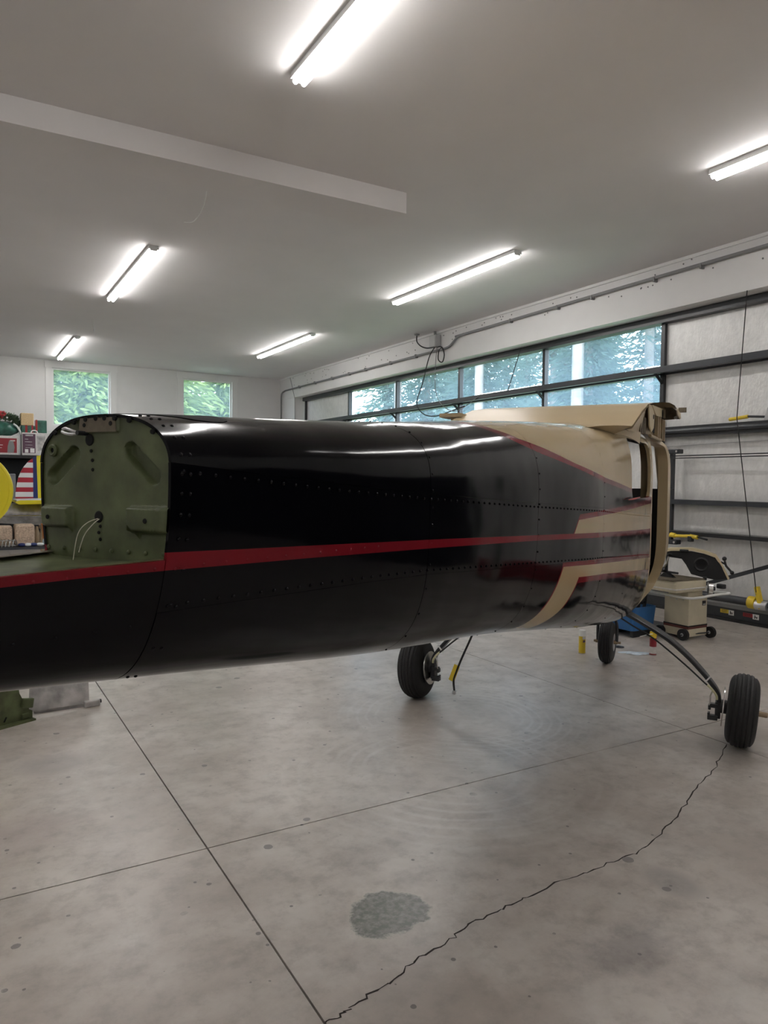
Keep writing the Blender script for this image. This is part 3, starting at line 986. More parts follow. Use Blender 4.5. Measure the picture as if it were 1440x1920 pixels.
BAYS = [-4.1, -3.2, -2.4, -1.6, -.03, 1.55]
for i in range(3):
    a, b = BAYS[i], BAYS[i+1]
    panel('skin_panel', a, b, lambda s: ph_up(s), lambda s: PI-ph_up(s), -1, .0012, 24, 64)
    for sd in (-1, 1):
        panel('skin_panel', a, b, ph_up, ph_lo, sd, 0.0, 24, 28)
    panel('skin_panel', a, b, lambda s: ph_lo(s), lambda s: -PI-ph_lo(s), -1, .0012, 24, 64)
a, b = BAYS[3], BAYS[4]
WIN = dense(rrect(-.93, 1.575, -.10, 1.915, .085, 6))
D62 = math.radians(66)
panel('skin_panel', a, b, lambda s: D62, lambda s: PI-D62, -1, .0012, 24, 24)
for sd in (-1, 1):
    w = panel('skin_panel', a, b, lambda s: D62, ph_up, sd, .0012, hole=WIN, flange=.02)
    panel('cabin_lining', a, b, lambda s: D62, ph_up, sd, -.022, hole=WIN, m='liner')
    panel('skin_panel', a, b, ph_up, ph_lo, sd, 0, 24, 28)
    panel('cabin_lining', a, b, ph_up, ph_lo, sd, -.022, 12, 12, m='liner')
panel('skin_panel', a, b, ph_lo, lambda s: -PI-ph_lo(s), -1, .0012, 24, 64)
a, b = BAYS[4], BAYS[5]
DOOR = dense(rrect(.02, .865, 1.18, 1.955, .13, 8))
Dlo = math.radians(-62)
panel('skin_panel', a, b, lambda s: D62, lambda s: PI-D62, -1, .0012, 24, 24, m='tan')
panel('skin_panel', a, b, lambda s: Dlo, lambda s: -PI-Dlo, -1, .0012, 24, 40)
for sd in (-1, 1):
    panel('door_frame', a, b, lambda s: D62, lambda s: Dlo, sd, .0012, hole=DOOR, flange=.075, m='tan', label='tan door frame around the open doorway')
    lipp = dense(rrect(.045, .89, 1.155, 1.93, .12, 8))
    mb = MB()
    add_rim(mb, [skin_pt(s, phiz(s, z), sd, -.03) for s, z in DOOR], lambda i, p: skin_pt(lipp[i % len(lipp)][0], phiz(*lipp[i % len(lipp)]), sd, -.03))
    if len(lipp) == len(DOOR):
        obj('door_seal', mb, M_['tan_dull'], PL, local=True)
# inside of the cabin
obj('cabin_floor', MB().span((-1.1, -.40, .97), (1.5, .40, 1.0)), M_['liner'], PL, local=True)
def former(name, s, shrink, m, z1=9, th=.012):
    pts = [skin_pt(s, math.radians(a), -1, -shrink) for a in range(90, -91, -6)]+[skin_pt(s, math.radians(a), 1, -shrink) for a in range(-90, 91, 6)]
    poly = [(p.y, min(p.z, z1)) for p in pts]
    return obj(name, MB().prism(poly, s-th/2, s+th/2, Matrix(((0, 0, 1, 0), (1, 0, 0, 0), (0, 1, 0, 0), (0, 0, 0, 1)))), m, PL, local=True)
former('baggage_bulkhead', -1.59, .012, M_['liner'])
former('firewall', 1.53, .012, M_['liner'], 1.62)
for s in (-3.2, -2.4):
    former('frame', s, .012, M_['green_primer'])
for y in (-.47, .47):
    obj('windshield_post', MB().tube([(1.50, y, 1.6), (1.1, y*.98, 2.02)], .03, 8), M_['tan'], PL, local=True, smooth=50)
obj('seat_back', MB().box((-.35, .18, 1.25), (.10, .40, .62), Matrix.Rotation(-.2, 3, 'Y')), M_['liner'], PL, local=True, bevel=.04)
obj('door_post_cover', MB().box((.0, .49, 1.45), (.08, .06, .95)), M_['liner'], PL, local=True, bevel=.02)

# aft stub of the tail cone, open on top, with its deck
DZT = 1.513
ph_d = lambda s: phiz(s, DZT)
panel('tail_skin', -4.92, -4.1, lambda s: ph_d(s), lambda s: -PI-ph_d(s), -1, .0012, 20, 60)
mb = MB()
def dk(u, v):
    s = -4.92+.845*u
    r = rofz(s, DZT)-.003
    y = r*(2*v-1)
    return (s, y, DZT-.006*(1-abs(2*v-1)**6)-.002)
mb.grid(dk, 20, 14)
obj('tail_deck', mb, M_['green_primer'], PL, local=True, smooth=40, label='green primed deck plate')
for sd in (-1, 1):
    mb = MB()
    mb.grid(lambda u, v: (-4.92+.82*u, sd*(rofz(-4.92+.82*u, DZT)-.004-.022*v), DZT+.001+.0015*math.sin(PI*v)), 14, 3)
    obj('deck_edge', mb, M_['brown_primer'] if sd > 0 else M_['green_primer'], PL, local=True, smooth=60)

# bulkhead that closes the upper tail, pressed green sheet
def capsule(y, z, a, b, r):
    ax, az = a
    dx, dz = b[0]-ax, b[1]-az
    t = max(0, min(1, ((y-ax)*dx+(z-az)*dz)/(dx*dx+dz*dz)))
    d = math.hypot(y-ax-dx*t, z-az-dz*t)/r
    return max(0, 1-d**2) if d < 1 else 0
def smst(a, b, x):
    t = max(0, min(1, (x-a)/(b-a)))
    return t*t*(3-2*t)
def padf(y, z, y0, y1, z0, z1, e):
    return smst(y0-e, y0+e, y)*(1-smst(y1-e, y1+e, y))*smst(z0-e, z0+e, z)*(1-smst(z1-e, z1+e, z))
def relief(y, z):
    # + is toward the tail (toward the viewer); y here is to the RIGHT
    d = -.016*min(1, 2.2*capsule(y, z, (-.137, 1.662), (-.079, 1.706), .017))
    d += -.016*min(1, 2.2*capsule(y, z, (.070, 1.712), (.126, 1.664), .017))
    d += .016*padf(y, z, -.20, -.083, 1.565, 1.603, .003)
    d += .016*padf(y, z, .071, .20, 1.562, 1.607, .003)
    d += .005*padf(y, z, -.058, .040, 1.747, 1.80, .003)
    return d
SB = -4.0955
mb = MB()
ring = []
for a in range(0, 301):
    ph = ph_d(SB)+(PI-2*ph_d(SB))*a/300
    p = skin_pt(SB, ph, -1, -.004)
    ring.append((-p.y, p.z))
nb = len(ring)
xl = ring[-1][0]
ring += [(xl+(ring[0][0]-xl)*k/130, 1.492) for k in range(1, 130)]
C0 = (0.0, 1.63)
RN = 90
vv, ff = [], []
for k in range(RN+1):
    t = k/RN
    for y, z in ring:
        yy, zz = C0[0]+(y-C0[0])*t, C0[1]+(z-C0[1])*t
        vv.append((SB-relief(yy, zz)*(1-smst(.93, 1, t)*.6), -yy, zz))
K = len(ring)
for k in range(RN):
    for i in range(K):
        j = (i+1) % K
        ff.append((k*K+i, k*K+j, (k+1)*K+j, (k+1)*K+i))
mb.add(vv, ff)
bulk = obj('tail_bulkhead', mb, M_['green_primer'], PL, local=True, smooth=60, label='green primed pressed bulkhead plate')
def disc(name, y, z, r, m, par, h=.0015, ring_m=None):
    d = SB-relief(y, z)-.001
    X = Matrix(((0, 0, -1, d), (-1, 0, 0, -y), (0, 1, 0, z), (0, 0, 0, 1)))
    return obj(name, MB().lathe([(0, h), (r*.8, h), (r, 0)], 16, X), m, par, local=True)
for y, z, r in ((-.043, 1.761, .0045), (.026, 1.763, .005), (-.035, 1.733, .0115), (-.012, 1.586, .0115), (-.134, 1.583, .0048), (.121, 1.583, .005),
                (-.031, 1.712, .0035), (-.028, 1.694, .0035), (-.027, 1.676, .0035), (-.008, 1.568, .0035), (-.012, 1.556, .0035), (-.008, 1.543, .0035)):
    disc('hole', y, z, r, M_['hole'], bulk)
X = Matrix(((0, 0, -1, SB-.001), (-1, 0, 0, .134), (0, 1, 0, 1.714), (0, 0, 0, 1)))
obj('grommet', MB().lathe([(.005, 0), (.005, .004), (.009, .006), (.0125, .004), (.013, 0)], 20, X), M_['green_primer'], bulk, local=True, smooth=50)
disc('hole', -.134, 1.714, .0055, M_['hole'], bulk, .0025)
obj('top_tab', MB().prism([(-.0405, 1.7475), (.058, 1.7475), (.054, 1.7742), (-.036, 1.7745)][::1], SB-.0068, SB-.0055, Matrix(((0, 0, 1, 0), (1, 0, 0, 0), (0, 1, 0, 0), (0, 0, 0, 1)))), M_['brown_primer'], bulk, local=True, label='brownish top doubler tab')
nut = MB()
for k, deg in enumerate((28, 52, 70, 84, 97, 112, 128, 150)):
    ph = math.radians(deg)
    p = skin_pt(SB-.004, ph, -1, -.007)
    X = Matrix(((0, 0, -1, p.x), (-1, 0, 0, p.y), (0, 1, 0, p.z), (0, 0, 0, 1)))
    nut.lathe([(0, .004), (.0045, .004), (.005, 0)], 10, X)
obj('nut_plate', nut, M_['hole'], bulk, local=True, kind='stuff')
rv = MB()
for k in range(8):
    rv.ball((SB-.002, .150-.043*k, 1.5225), .0045, 8, 5, (.6, 1, 1))
for k in range(3):
    rv.ball((-4.30-.1*k, -.02, DZT-.014), .005, 8, 5, (1, 1, .6))
obj('rivet', rv, M_['green_primer'], bulk, local=True, smooth=60, kind='stuff')
# two control cables poking through the lower hole
for pts in (((-4.07, .010, 1.585), (-4.092, .010, 1.584), (-4.115, .022, 1.575), (-4.125, .036, 1.553), (-4.13, .043, 1.5045)),
            ((-4.08, .010, 1.584), (-4.10, .009, 1.581), (-4.115, .013, 1.568), (-4.125, .020, 1.550), (-4.13, .028, 1.520))):
    obj('control_cable', MB().tube(smooth_path(pts, 6), .0009, 5), M_['wire'], PL, local=True, smooth=60)
# bell-crank hook at the top of the bulkhead
hk = obj('cable_fitting', MB().tube(smooth_path([(SB-.022, .083, 1.7530), (SB-.022, .074, 1.7545), (SB-.022, .055, 1.7490), (SB-.018, .043, 1.7455)], 5), .0030, 8), M_['alu'], PL, local=True, smooth=60)
obj('fitting_arm', MB().tube(smooth_path([(SB-.022, .085, 1.7485), (SB-.022, .074, 1.7450), (SB-.022, .058, 1.7430), (SB-.018, .043, 1.7450)], 5), .0032, 8), M_['alu'], hk, local=True, smooth=60)
obj('fitting_bolt', MB().tube([(SB-.024, .0425, 1.7455), (SB+.002, .0425, 1.7455)], .0045, 10), M_['black_steel'], hk, local=True, smooth=60)
# bright worn corner of the skin by the bulkhead, dorsal slot on top
sl = MB()
def z_of_r(s, r):
    lo, hi = 0, HP
    for _ in range(40):
        md = (lo+hi)/2
        if rz(s, md)[0] > abs(r): lo = md
        else: hi = md
    return rz(s, hi)[1]
def slot(u, v):
    s = -4.07+.22*u
    r = (2*v-1)*lerp_pts([(-4.07, .0), (-4.04, .045), (-4.0, .08), (-3.966, .112), (-3.93, .126), (-3.9, .128), (-3.874, .120), (-3.858, .095), (-3.85, .02)], s)
    return (s, r, z_of_r(s, r)+.0025)
sl.grid(slot, 44, 30)
obj('dorsal_slot', sl, M_['hole'], PL, local=True, smooth=60, label='dark slot in the top skin')

# rivet rows
def rivets(pts, r=.0042, side=-1, name='rivet_row'):
    mb = MB()
    for s, ph in pts:
        p = skin_pt(s, ph, side, .0012)
        q = skin_pt(s, ph, side, .02)
        n = (q-p).normalized()
        u = n.orthogonal().normalized()
        w = n.cross(u)
        vv = [p+n*r*.62]
        for (rad, h) in ((.62, .45), (1, 0)):
            for k in range(8):
                a = PI*k/4
                vv.append(p+(u*math.cos(a)+w*math.sin(a))*r*rad+n*r*h)
        ff = [(0, 1+k, 1+(k+1) % 8) for k in range(8)]+[(1+k, 9+k, 9+(k+1) % 8, 1+(k+1) % 8) for k in range(8)]
        mb.add(vv, ff)
    return obj(name, mb, M_['paint'], PL, local=True, smooth=70, kind='stuff')
def srange(a, b, st):
    n = int(round((b-a)/st))
    return [a+(b-a)*i/n for i in range(n+1)]
for sd in (-1, 1):
    rivets([(s, phiz(s, lerp_pts(SEAM_UP, s)-.014)) for s in srange(-4.07, -.12, .038)], .0042, sd)
    rivets([(s, phiz(s, lerp_pts(SEAM_LO, s)+.012)) for s in srange(-4.07, -.12, .038)], .0042, sd)
    rivets([(s, phiz(s, lerp_pts([(-4.9, 1.505), (-3.3, 1.492)], s))) for s in srange(-4.85, -3.45, .055)], .0035, sd)
    rivets([(s, phiz(s, lerp_pts([(-4.9, 1.42), (-4.1, 1.395)], s))) for s in srange(-4.85, -4.15, .07)], .0035, sd)
    for ds in (.022, .042):
        rivets([(-4.1+ds+.0005*k, math.radians(-84+k*11.5)) for k in range(13)], .0042, sd)
    for s, st in ((-3.188, 9), (-2.388, 8), (-1.588, 7)):
        rivets([(s, math.radians(a)) for a in range(-80, 84, st)], .004, sd)
        if s > -2:
            rivets([(s+.62, math.radians(a)) for a in range(-80, -20, st)], .0035, sd)

# wing root hood over the cabin: sheet, end rib, fittings
PRO = [(-1.10, 1.962), (-.95, 2.005), (-.70, 2.075), (-.42, 2.143), (-.1, 2.185), (.3, 2.215), (.75, 2.235), (1.1, 2.235)]
hd = MB()
def hood(u, v):
    k = u*(len(PRO)-1)
    i = min(len(PRO)-2, int(k))
    f = k-i
    s = PRO[i][0]+(PRO[i+1][0]-PRO[i][0])*f
    z = PRO[i][1]+(PRO[i+1][1]-PRO[i][1])*f
    y = .56-1.12*v
    # behind the middle of the roof the sheet comes down onto the skin
    return (s, y, z)
hd.grid(hood, 42, 12)
hd.grid(lambda u, v: tuple(Vector(hood(1-u, v))+Vector((0.01*(1-u), 0, -.014))), 42, 12)
obj('wing_root_hood', hd, M_['tan'], PL, local=True, smooth=25, label='tan raised hood over the cabin roof')
skirt = MB()
def skf(u, v):
    y0, y1 = .56*(1-2*u), .38*(1-2*u)
    s = -1.10-.25*v
    return (s, y0+(y1-y0)*v, (1-v)*1.962+v*(z_of_r(s, y1)+.002))
skirt.grid(skf, 32, 4)
def sidef(sd):
    def f(u, v):
        s = -1.10+.62*u
        za = 1.962+(2.128-1.962)*u-.01
        q = Vector((s, sd*(.47+.055*u), z_of_r(s, .47+.055*u)+.002))
        b = Vector((s, sd*.558, za)).lerp(q, v)
        b.y -= sd*.008*math.sin(PI*v)
        return b
    return f
for sd in (-1, 1):
    skirt.grid(sidef(sd), 14, 8)
    def webf(u, v):
        e = Vector(skf(0, u))
        e.y *= -sd
        r = .47+(.38-.47)*u
        q = Vector((e.x, sd*r, z_of_r(e.x, r)+.002))
        e.y = sd*abs(e.y)
        return e.lerp(q, v)
    skirt.grid(webf, 12, 5)
obj('hood_fillet', skirt, M_['tan'], PL, local=True, smooth=50)
for sd in (-1, 1):
    poly = [(s, z-.012) for s, z in PRO]+[(1.1, 2.0), (-.1, 1.985), (-.9, 1.95)]
    X = Matrix(((1, 0, 0, 0), (0, 0, 1, 0), (0, 1, 0, 0), (0, 0, 0, 1)))
    y = sd*.515
    rib = obj('root_rib', MB().prism(poly, y-.003, y+.003, X), M_['tan_dull'], PL, local=True)
    f = sd*.525
    obj('spar_plate', MB().prism([(-.28, 2.16), (-.06, 2.165), (.06, 2.11), (.02, 2.03), (-.10, 1.995), (-.2, 2.03)], f-.004+sd*.02, f+.004+sd*.02, X), M_['cream'], rib, local=True)
    obj('spar_void', MB().prism([(.05, 2.13), (.42, 2.13), (.46, 2.05), (.34, 2.01), (.0, 2.02)], f-.002, f+.002, X), M_['hole'], rib, local=True)
    obj('cap_strip', MB().prism([(-.15, 2.165), (.85, 2.222), (.85, 2.16), (.12, 2.12)], f-.004+sd*.025, f+.004+sd*.025, X), M_['cream'], rib, local=True)
    obj('hole', MB().lathe([(0, .003), (.030, .003), (.032, 0)], 16, Matrix(((1, 0, 0, .50), (0, 0, sd, f+sd*.03), (0, 1, 0, 2.165), (0, 0, 0, 1)))), M_['hole'], rib, local=True)
    obj('hole', MB().lathe([(0, .003), (.014, .003), (.016, 0)], 12, Matrix(((1, 0, 0, -.02), (0, 0, sd, f+sd*.025), (0, 1, 0, 2.10), (0, 0, 0, 1)))), M_['hole'], rib, local=True)
    for s in (-.52, -.44, -.36, -.30):
        obj('rib_flange', MB().box((s, f, 2.02), (.022, .02, .10), Matrix.Rotation(.12, 3, 'Y')), M_['brown_primer'], rib, local=True)
    for s in (.30, .42, .62, .76):
        obj('rib_flange', MB().box((s, f+sd*.01, 2.06), (.05, .03, .15)), M_['tan_dull'], rib, local=True)
    # drip rail over the door
    obj('drip_rail', MB().tube([(-.06, sd*.535, 1.975), (.62, sd*.535, 1.985)], .011, 8), M_['tan'], PL, local=True, smooth=60)
# front corner cuff that curls out past the roof edge
cuff = MB()
prof = [(.50, 2.243), (.56, 2.243), (.605, 2.238), (.64, 2.218), (.655, 2.19), (.658, 2.15)]
cuff.grid(lambda u, v: (.45+.35*v, -prof[min(5, int(round(u*5)))][0], prof[min(5, int(round(u*5)))][1]), 5, 3)
cuff.grid(lambda u, v: (.45+.35*v, -prof[min(5, int(round((1-u)*5)))][0]+.006, prof[min(5, int(round((1-u)*5)))][1]-.006), 5, 3)
cf_ = obj('root_cuff', cuff, M_['tan'], PL, local=True, smooth=50)
obj('cuff_plate', MB().prism([(-.50, 2.235), (-.60, 2.232), (-.648, 2.19), (-.652, 2.145), (-.53, 2.14)], .74, .75, Matrix(((0, 0, 1, 0), (1, 0, 0, 0), (0, 1, 0, 0), (0, 0, 0, 1)))), M_['brown_primer'], cf_, local=True)
obj('cuff_tab', MB().span((.70, -.70, 2.19), (.72, -.645, 2.225)), M_['brown_primer'], cf_, local=True)
obj('cuff_hole', MB().lathe([(0, .002), (.012, .002), (.013, 0)], 12, Matrix(((0, 0, -1, .74), (-1, 0, 0, -.625), (0, 1, 0, 2.155), (0, 0, 0, 1)))), M_['white_plain'], cf_, local=True)
# left wing stub fitting seen past the roof
obj('rear_spar_fitting', MB().box((-.66, .60, 2.085), (.16, .14, .025)).box((-.66, .57, 2.06), (.12, .06, .05)), M_['tan_dull'], PL, local=True)
# bare pilot line and small aerial stubs on the right side
obj('trim_prong', MB().tube([(-1.10, -.552, 1.575), (-.98, -.566, 1.58), (-.80, -.572, 1.585)], [.002, .006, .003], 6), M_['red'], PL, local=True)

# ---- landing gear
def tyre_profile(R, wd):
    """(radius, height) loop for a rounded tyre with five grooves"""
    pr = []
    rim = R*.42
    N = 40
    for k in range(N+1):
        a = -PI*.5+PI*k/N
        c, s_ = math.cos(a), math.sin(a)
        h = wd/2*math.copysign(abs(s_)**.86, s_)
        r = rim+(R-rim)*abs(c)**.5
        pr.append([r, h])
    for gpos in (-.30, -.15, 0, .15, .30):
        for q in pr:
            if abs(q[1]-gpos*wd) < .0045:
                q[0] -= .006
    return [(rim*.96, -wd*.42)]+[tuple(q) for q in pr]+[(rim*.96, wd*.42)]
def wheel(c, R, wd, axis, par, brake_side, name='wheel', hub_m='alu', axle=.0):
    """axis points outboard"""
    ax = Vector(axis).normalized()
    u = ax.orthogonal().normalized()
    w = ax.cross(u)
    X = Matrix(((u.x, w.x, ax.x, c[0]), (u.y, w.y, ax.y, c[1]), (u.z, w.z, ax.z, c[2]), (0, 0, 0, 1)))
    t = obj(name, MB().lathe(tyre_profile(R, wd), 48, X, close=False), M_['black_rubber'], par, local=True, smooth=30, label='black ribbed tyre')
    r = R*.42
    for sg in (-1, 1):
        obj('wheel_rim', MB().lathe([(r*1.06, sg*wd*.47), (r*1.0, sg*wd*.485), (r*.9, sg*wd*.42), (r*.86, sg*wd*.25), (r*.35, sg*wd*.22), (r*.33, sg*wd*.40), (r*.12, sg*wd*.42)], 28, X), M_[hub_m], t, local=True, smooth=30)
    if brake_side:
        sg = -1
        obj('brake_disc', MB().lathe([(r*.45, sg*wd*.64), (r*1.28, sg*wd*.64), (r*1.28, sg*wd*.60), (r*.45, sg*wd*.60)], 32, X, close=True), M_['steel'], t, local=True, smooth=30)
        obj('wheel_hub', MB().lathe([(r*.45, sg*wd*.72), (r*.45, sg*wd*.2)], 20, X), M_['black_steel'], t, local=True, smooth=30)
    obj('axle', MB().lathe([(.0, wd*.5+axle), (.015, wd*.5+axle), (.017, wd*.5+axle-.008), (.017, -wd*.8), (.0, -wd*.8)], 14, X), M_['brass'], t, local=True, smooth=40)
    return t
WR = .232
for sd in (-1, 1):
    y = sd
    # flat spring leg
    LP = [(.33, .815), (.42, .785), (.52, .735), (.66, .655), (.78, .56), (.88, .46), (.955, .37), (.985, .315), (.99, .26), (.99, .215)]
    hw = [.062, .060, .058, .054, .048, .043, .038, .034, .032, .032]
    P = smooth_path([(0, r, z) for r, z in LP], 5)
    mb = MB()
    vv, ff = [], []
    n = len(P)
    for i, p in enumerate(P):
        a, b = P[max(0, i-1)], P[min(n-1, i+1)]
        tx, tz = (b-a).y, (b-a).z
        l = math.hypot(tx, tz)
        nx, nz = -tz/l, tx/l            # normal in the r-z plane
        k = i/5
        j = min(len(hw)-2, int(k))
        w = hw[j]+(hw[j+1]-hw[j])*(k-j)
        th = .0125
        for ds, dn in ((-w, -th*.55), (-w*.86, -th), (w*.86, -th), (w, -th*.55), (w, th*.55), (w*.86, th), (-w*.86, th), (-w, th*.55)):
            vv.append((ds, sd*(p.y+nx*dn), p.z+nz*dn))
    for i in range(n-1):
        for k in range(8):
            k2 = (k+1) % 8
            ff.append((i*8+k, i*8+k2, (i+1)*8+k2, (i+1)*8+k))
    ff += [tuple(range(8)), tuple((n-1)*8+k for k in range(8))]
    mb.add(vv, ff)
    leg = obj('gear_leg', mb, M_['black_steel'], PL, local=True, smooth=30)
    bl = smooth_path([(-.06, sd*.36, .775), (-.07, sd*.45, .725), (-.06, sd*.60, .64), (-.055, sd*.78, .50), (-.05, sd*.90, .395), (-.05, sd*.93, .37)], 5)
    obj('brake_line', MB().tube(bl, .006, 6), M_['black_rubber'], leg, local=True, smooth=60)
    obj('line_sleeve', MB().tube(smooth_path([(-.05, sd*.92, .38), (-.047, sd*.95, .352), (-.042, sd*.975, .315), (-.04, sd*.978, .29)], 4), .008, 6), M_['sleeve'], leg, local=True, smooth=60)
    zt = MB().box((-.045, sd*.915, .405), (.012, .07, .008), Matrix.Rotation(sd*.9, 3, 'X'))
    obj('zip_tie', zt, M_['white_plain'], leg, local=True)
    # caliper bracket
    cl = MB().span((-.035, sd*.968, .165), (.035, sd*1.0, .27)).span((-.05, sd*.925, .155), (-.005, sd*.985, .185)).span((-.05, sd*.935, .235), (-.005, sd*.985, .26)).span((-.05, sd*.925, .185), (-.005, sd*.940, .20)).span((-.05, sd*.928, .22), (-.005, sd*.945, .25))
    obj('brake_caliper', cl, M_['black_steel'], leg, local=True, bevel=.004)
    obj('brake_fitting', MB().tube([(-.045, sd*.938, .25), (-.048, sd*.940, .31), (-.045, sd*.955, .35)], .005, 6), M_['steel'], leg, local=True)
    cam_ = math.radians(4.5)
    wheel((0, sd*1.125, WR-.001), WR, .178, (0, sd*math.cos(cam_), -math.sin(cam_)), PL, True, axle=.055)
# nose wheel with its fork
ns = 1.815
nose = wheel((ns, 0, .197), .197, .128, (0, -1, 0), PL, False, hub_m='alu', axle=.03)
fk = obj('nose_fork', MB().tube(smooth_path([(ns, .085, .20), (ns, .085, .34), (ns-.01, .06, .42), (ns-.02, 0, .45), (ns-.01, -.06, .42), (ns, -.085, .34), (ns, -.085, .20)], 5), .014, 8), M_['dark_steel'], PL, local=True, smooth=60)
obj('nose_strut', MB().tube([(ns-.02, 0, .44), (ns-.22, 0, 1.25)], .032, 12), M_['steel'], fk, local=True, smooth=60)
obj('nose_strut_barrel', MB().tube([(ns-.10, 0, .75), (ns-.22, 0, 1.3)], .045, 12), M_['dark_steel'], fk, local=True, smooth=60)
obj('axle_nut', MB().tube([(ns, -.12, .197), (ns, .12, .197)], .011, 8), M_['brass'], fk, local=True)
# belly line with a yellow tag
bc = smooth_path([(-1.25, .22, .90), (-1.25, .25, .80), (-1.25, .31, .66), (-1.25, .34, .58), (-1.25, .355, .53), (-1.25, .35, .475)], 6)
cb = obj('belly_line', MB().tube(bc, .006, 6), M_['black_rubber'], PL, local=True, smooth=60)
obj('yellow_tag', MB().box((-1.25, .352, .575), (.004, .035, .10), Matrix.Rotation(.35, 3, 'X')), M_['yellow'], cb, local=True, bevel=.004)
obj('line_end', MB().tube([(-1.25, .35, .475), (-1.25, .352, .455)], .011, 8), M_['grey_box'], cb, local=True)

# ------------------------------------------------------------------ tool cart with things on it
XZ = Matrix(((1, 0, 0, 0), (0, 0, 1, 0), (0, 1, 0, 0), (0, 0, 0, 1)))       # prism: polygon in x-z, depth along y
YZ = Matrix(((0, 0, 1, 0), (1, 0, 0, 0), (0, 1, 0, 0), (0, 0, 0, 1)))       # prism: polygon in y-z, depth along x
ct = thing('service_cart', 'cream metal service cart with black wheels and a tube handle', 'cart', (6.83, 5.10, 0))
obj('cabinet_body', MB().span((6.68, 4.99, .14), (6.985, 5.30, .455)), M_['cart_tan'], ct, bevel=.006)
obj('column', MB().span((6.69, 5.01, .455), (6.93, 5.26, .525)), M_['cart_tan'], ct, bevel=.006)
obj('red_band', MB().span((6.677, 4.987, .118), (6.988, 5.303, .145)), M_['dark_red'], ct)
obj('base', MB().span((6.68, 4.99, .035), (6.985, 5.30, .118)), M_['cart_tan'], ct, bevel=.004)
obj('black_trim', MB().span((6.676, 4.986, .142), (6.989, 5.304, .155)), M_['black_matte'], ct)
for x, y, r in ((6.64, 5.02, .062), (7.02, 4.97, .062), (6.66, 5.33, .055), (7.0, 5.34, .055), (6.62, 5.62, .045)):
    w = obj('caster_wheel', MB().tube([(x-.02, y, r), (x+.02, y, r)], r, 20), M_['black_rubber'], ct, smooth=40)
    obj('hub', MB().tube([(x-.024, y, r), (x+.024, y, r)], r*.3, 10), M_['grey_box'], w, smooth=40)
obj('axle', MB().tube([(6.6, 5.02, .06), (7.04, 4.97, .06)], .008, 6), M_['dark_steel'], ct)
obj('undertray', MB().span((6.56, 5.30, .05), (6.97, 5.72, .075)), M_['dark_steel'], ct)
hp = smooth_path([(6.70, 5.62, .47), (6.62, 5.45, .47), (6.60, 5.25, .47), (6.60, 5.08, .465), (6.63, 4.96, .46), (6.74, 4.91, .465), (6.90, 4.90, .475), (7.02, 4.86, .49), (7.09, 4.80, .50), (7.10, 4.88, .50), (7.06, 4.96, .49)], 5)
obj('tube_handle', MB().tube(hp, .014, 8), M_['white_plain'], ct, smooth=60)
obj('name_plate', MB().span((6.90, 4.985, .36), (6.955, 4.992, .41)), M_['black_matte'], ct)
obj('plate_print', MB().span((6.905, 4.9845, .365), (6.95, 4.9855, .378)), M_['grey_box'], ct)
for y in (5.06, 5.14, 5.22):
    obj('screw', MB().tube([(6.674, y, .425), (6.682, y, .425)], .007, 8), M_['grey_box'], ct)
obj('tray', MB().prism([(6.42, .525), (6.90, .525), (6.92, .55), (6.92, .635), (6.44, .645), (6.42, .62)], 4.96, 5.42, XZ), M_['cart_tan'], ct, bevel=.008, label='worn tan box head of the cart')
obj('tray_ledge', MB().span((6.41, 4.95, .555), (6.925, 5.43, .567)), M_['carton_grey'], ct)
obj('tray_lid', MB().box((6.66, 5.20, .650), (.50, .44, .012), Matrix.Rotation(.015, 3, 'Y')), M_['brown_primer'], ct)
pl_ = obj('hand_wheel', MB().tube([(6.935, 4.95, .55), (6.965, 4.92, .55)], .066, 20), M_['steel'], ct, smooth=40)
obj('hub', MB().tube([(6.92, 4.94, .55), (6.97, 4.89, .55)], .022, 12), M_['black_steel'], pl_, smooth=40)
obj('crank', MB().box((7.03, 4.86, .575), (.05, .09, .05)), M_['black_steel'], pl_, bevel=.01)
obj('hose_coil', MB().tube(smooth_path([(6.56, 5.40, .50), (6.52, 5.5, .52), (6.55, 5.62, .50), (6.62, 5.55, .53), (6.60, 5.42, .54), (6.55, 5.5, .56), (6.6, 5.64, .55)], 5), .02, 8), M_['black_rubber'], ct, smooth=60)
# stand and cowling on top of the cart
cs_ = thing('cowl_stand', 'black tube frame holding the cowling above the cart', 'stand', (6.7, 5.2, .66))
obj('cross_bar', MB().tube([(6.62, 5.60, .715), (6.66, 5.12, .705)], .012, 8), M_['black_steel'], cs_, smooth=60)
for y in (5.56, 5.24):
    obj('post', MB().tube([(6.63, y, .66), (6.63, y, .90)], .012, 8), M_['black_steel'], cs_, smooth=60)
    obj('foot', MB().prism([(y-.10, .656), (y+.07, .656), (y+.02, .70), (y-.02, .70)], 6.60, 6.66, YZ), M_['black_steel'], cs_)
obj('link', MB().tube([(6.62, 5.30, .71), (6.60, 5.22, .80), (6.60, 5.20, .88)], .010, 6), M_['steel'], cs_, smooth=60)
obj('knob', MB().ball((6.62, 5.27, .735), .03), M_['black_steel'], cs_, smooth=60)
cw = thing('engine_cowling', 'cream engine cowling with black inside, held above the cart', 'cowling', (6.91, 5.11, .64), math.atan2(.595, .804))
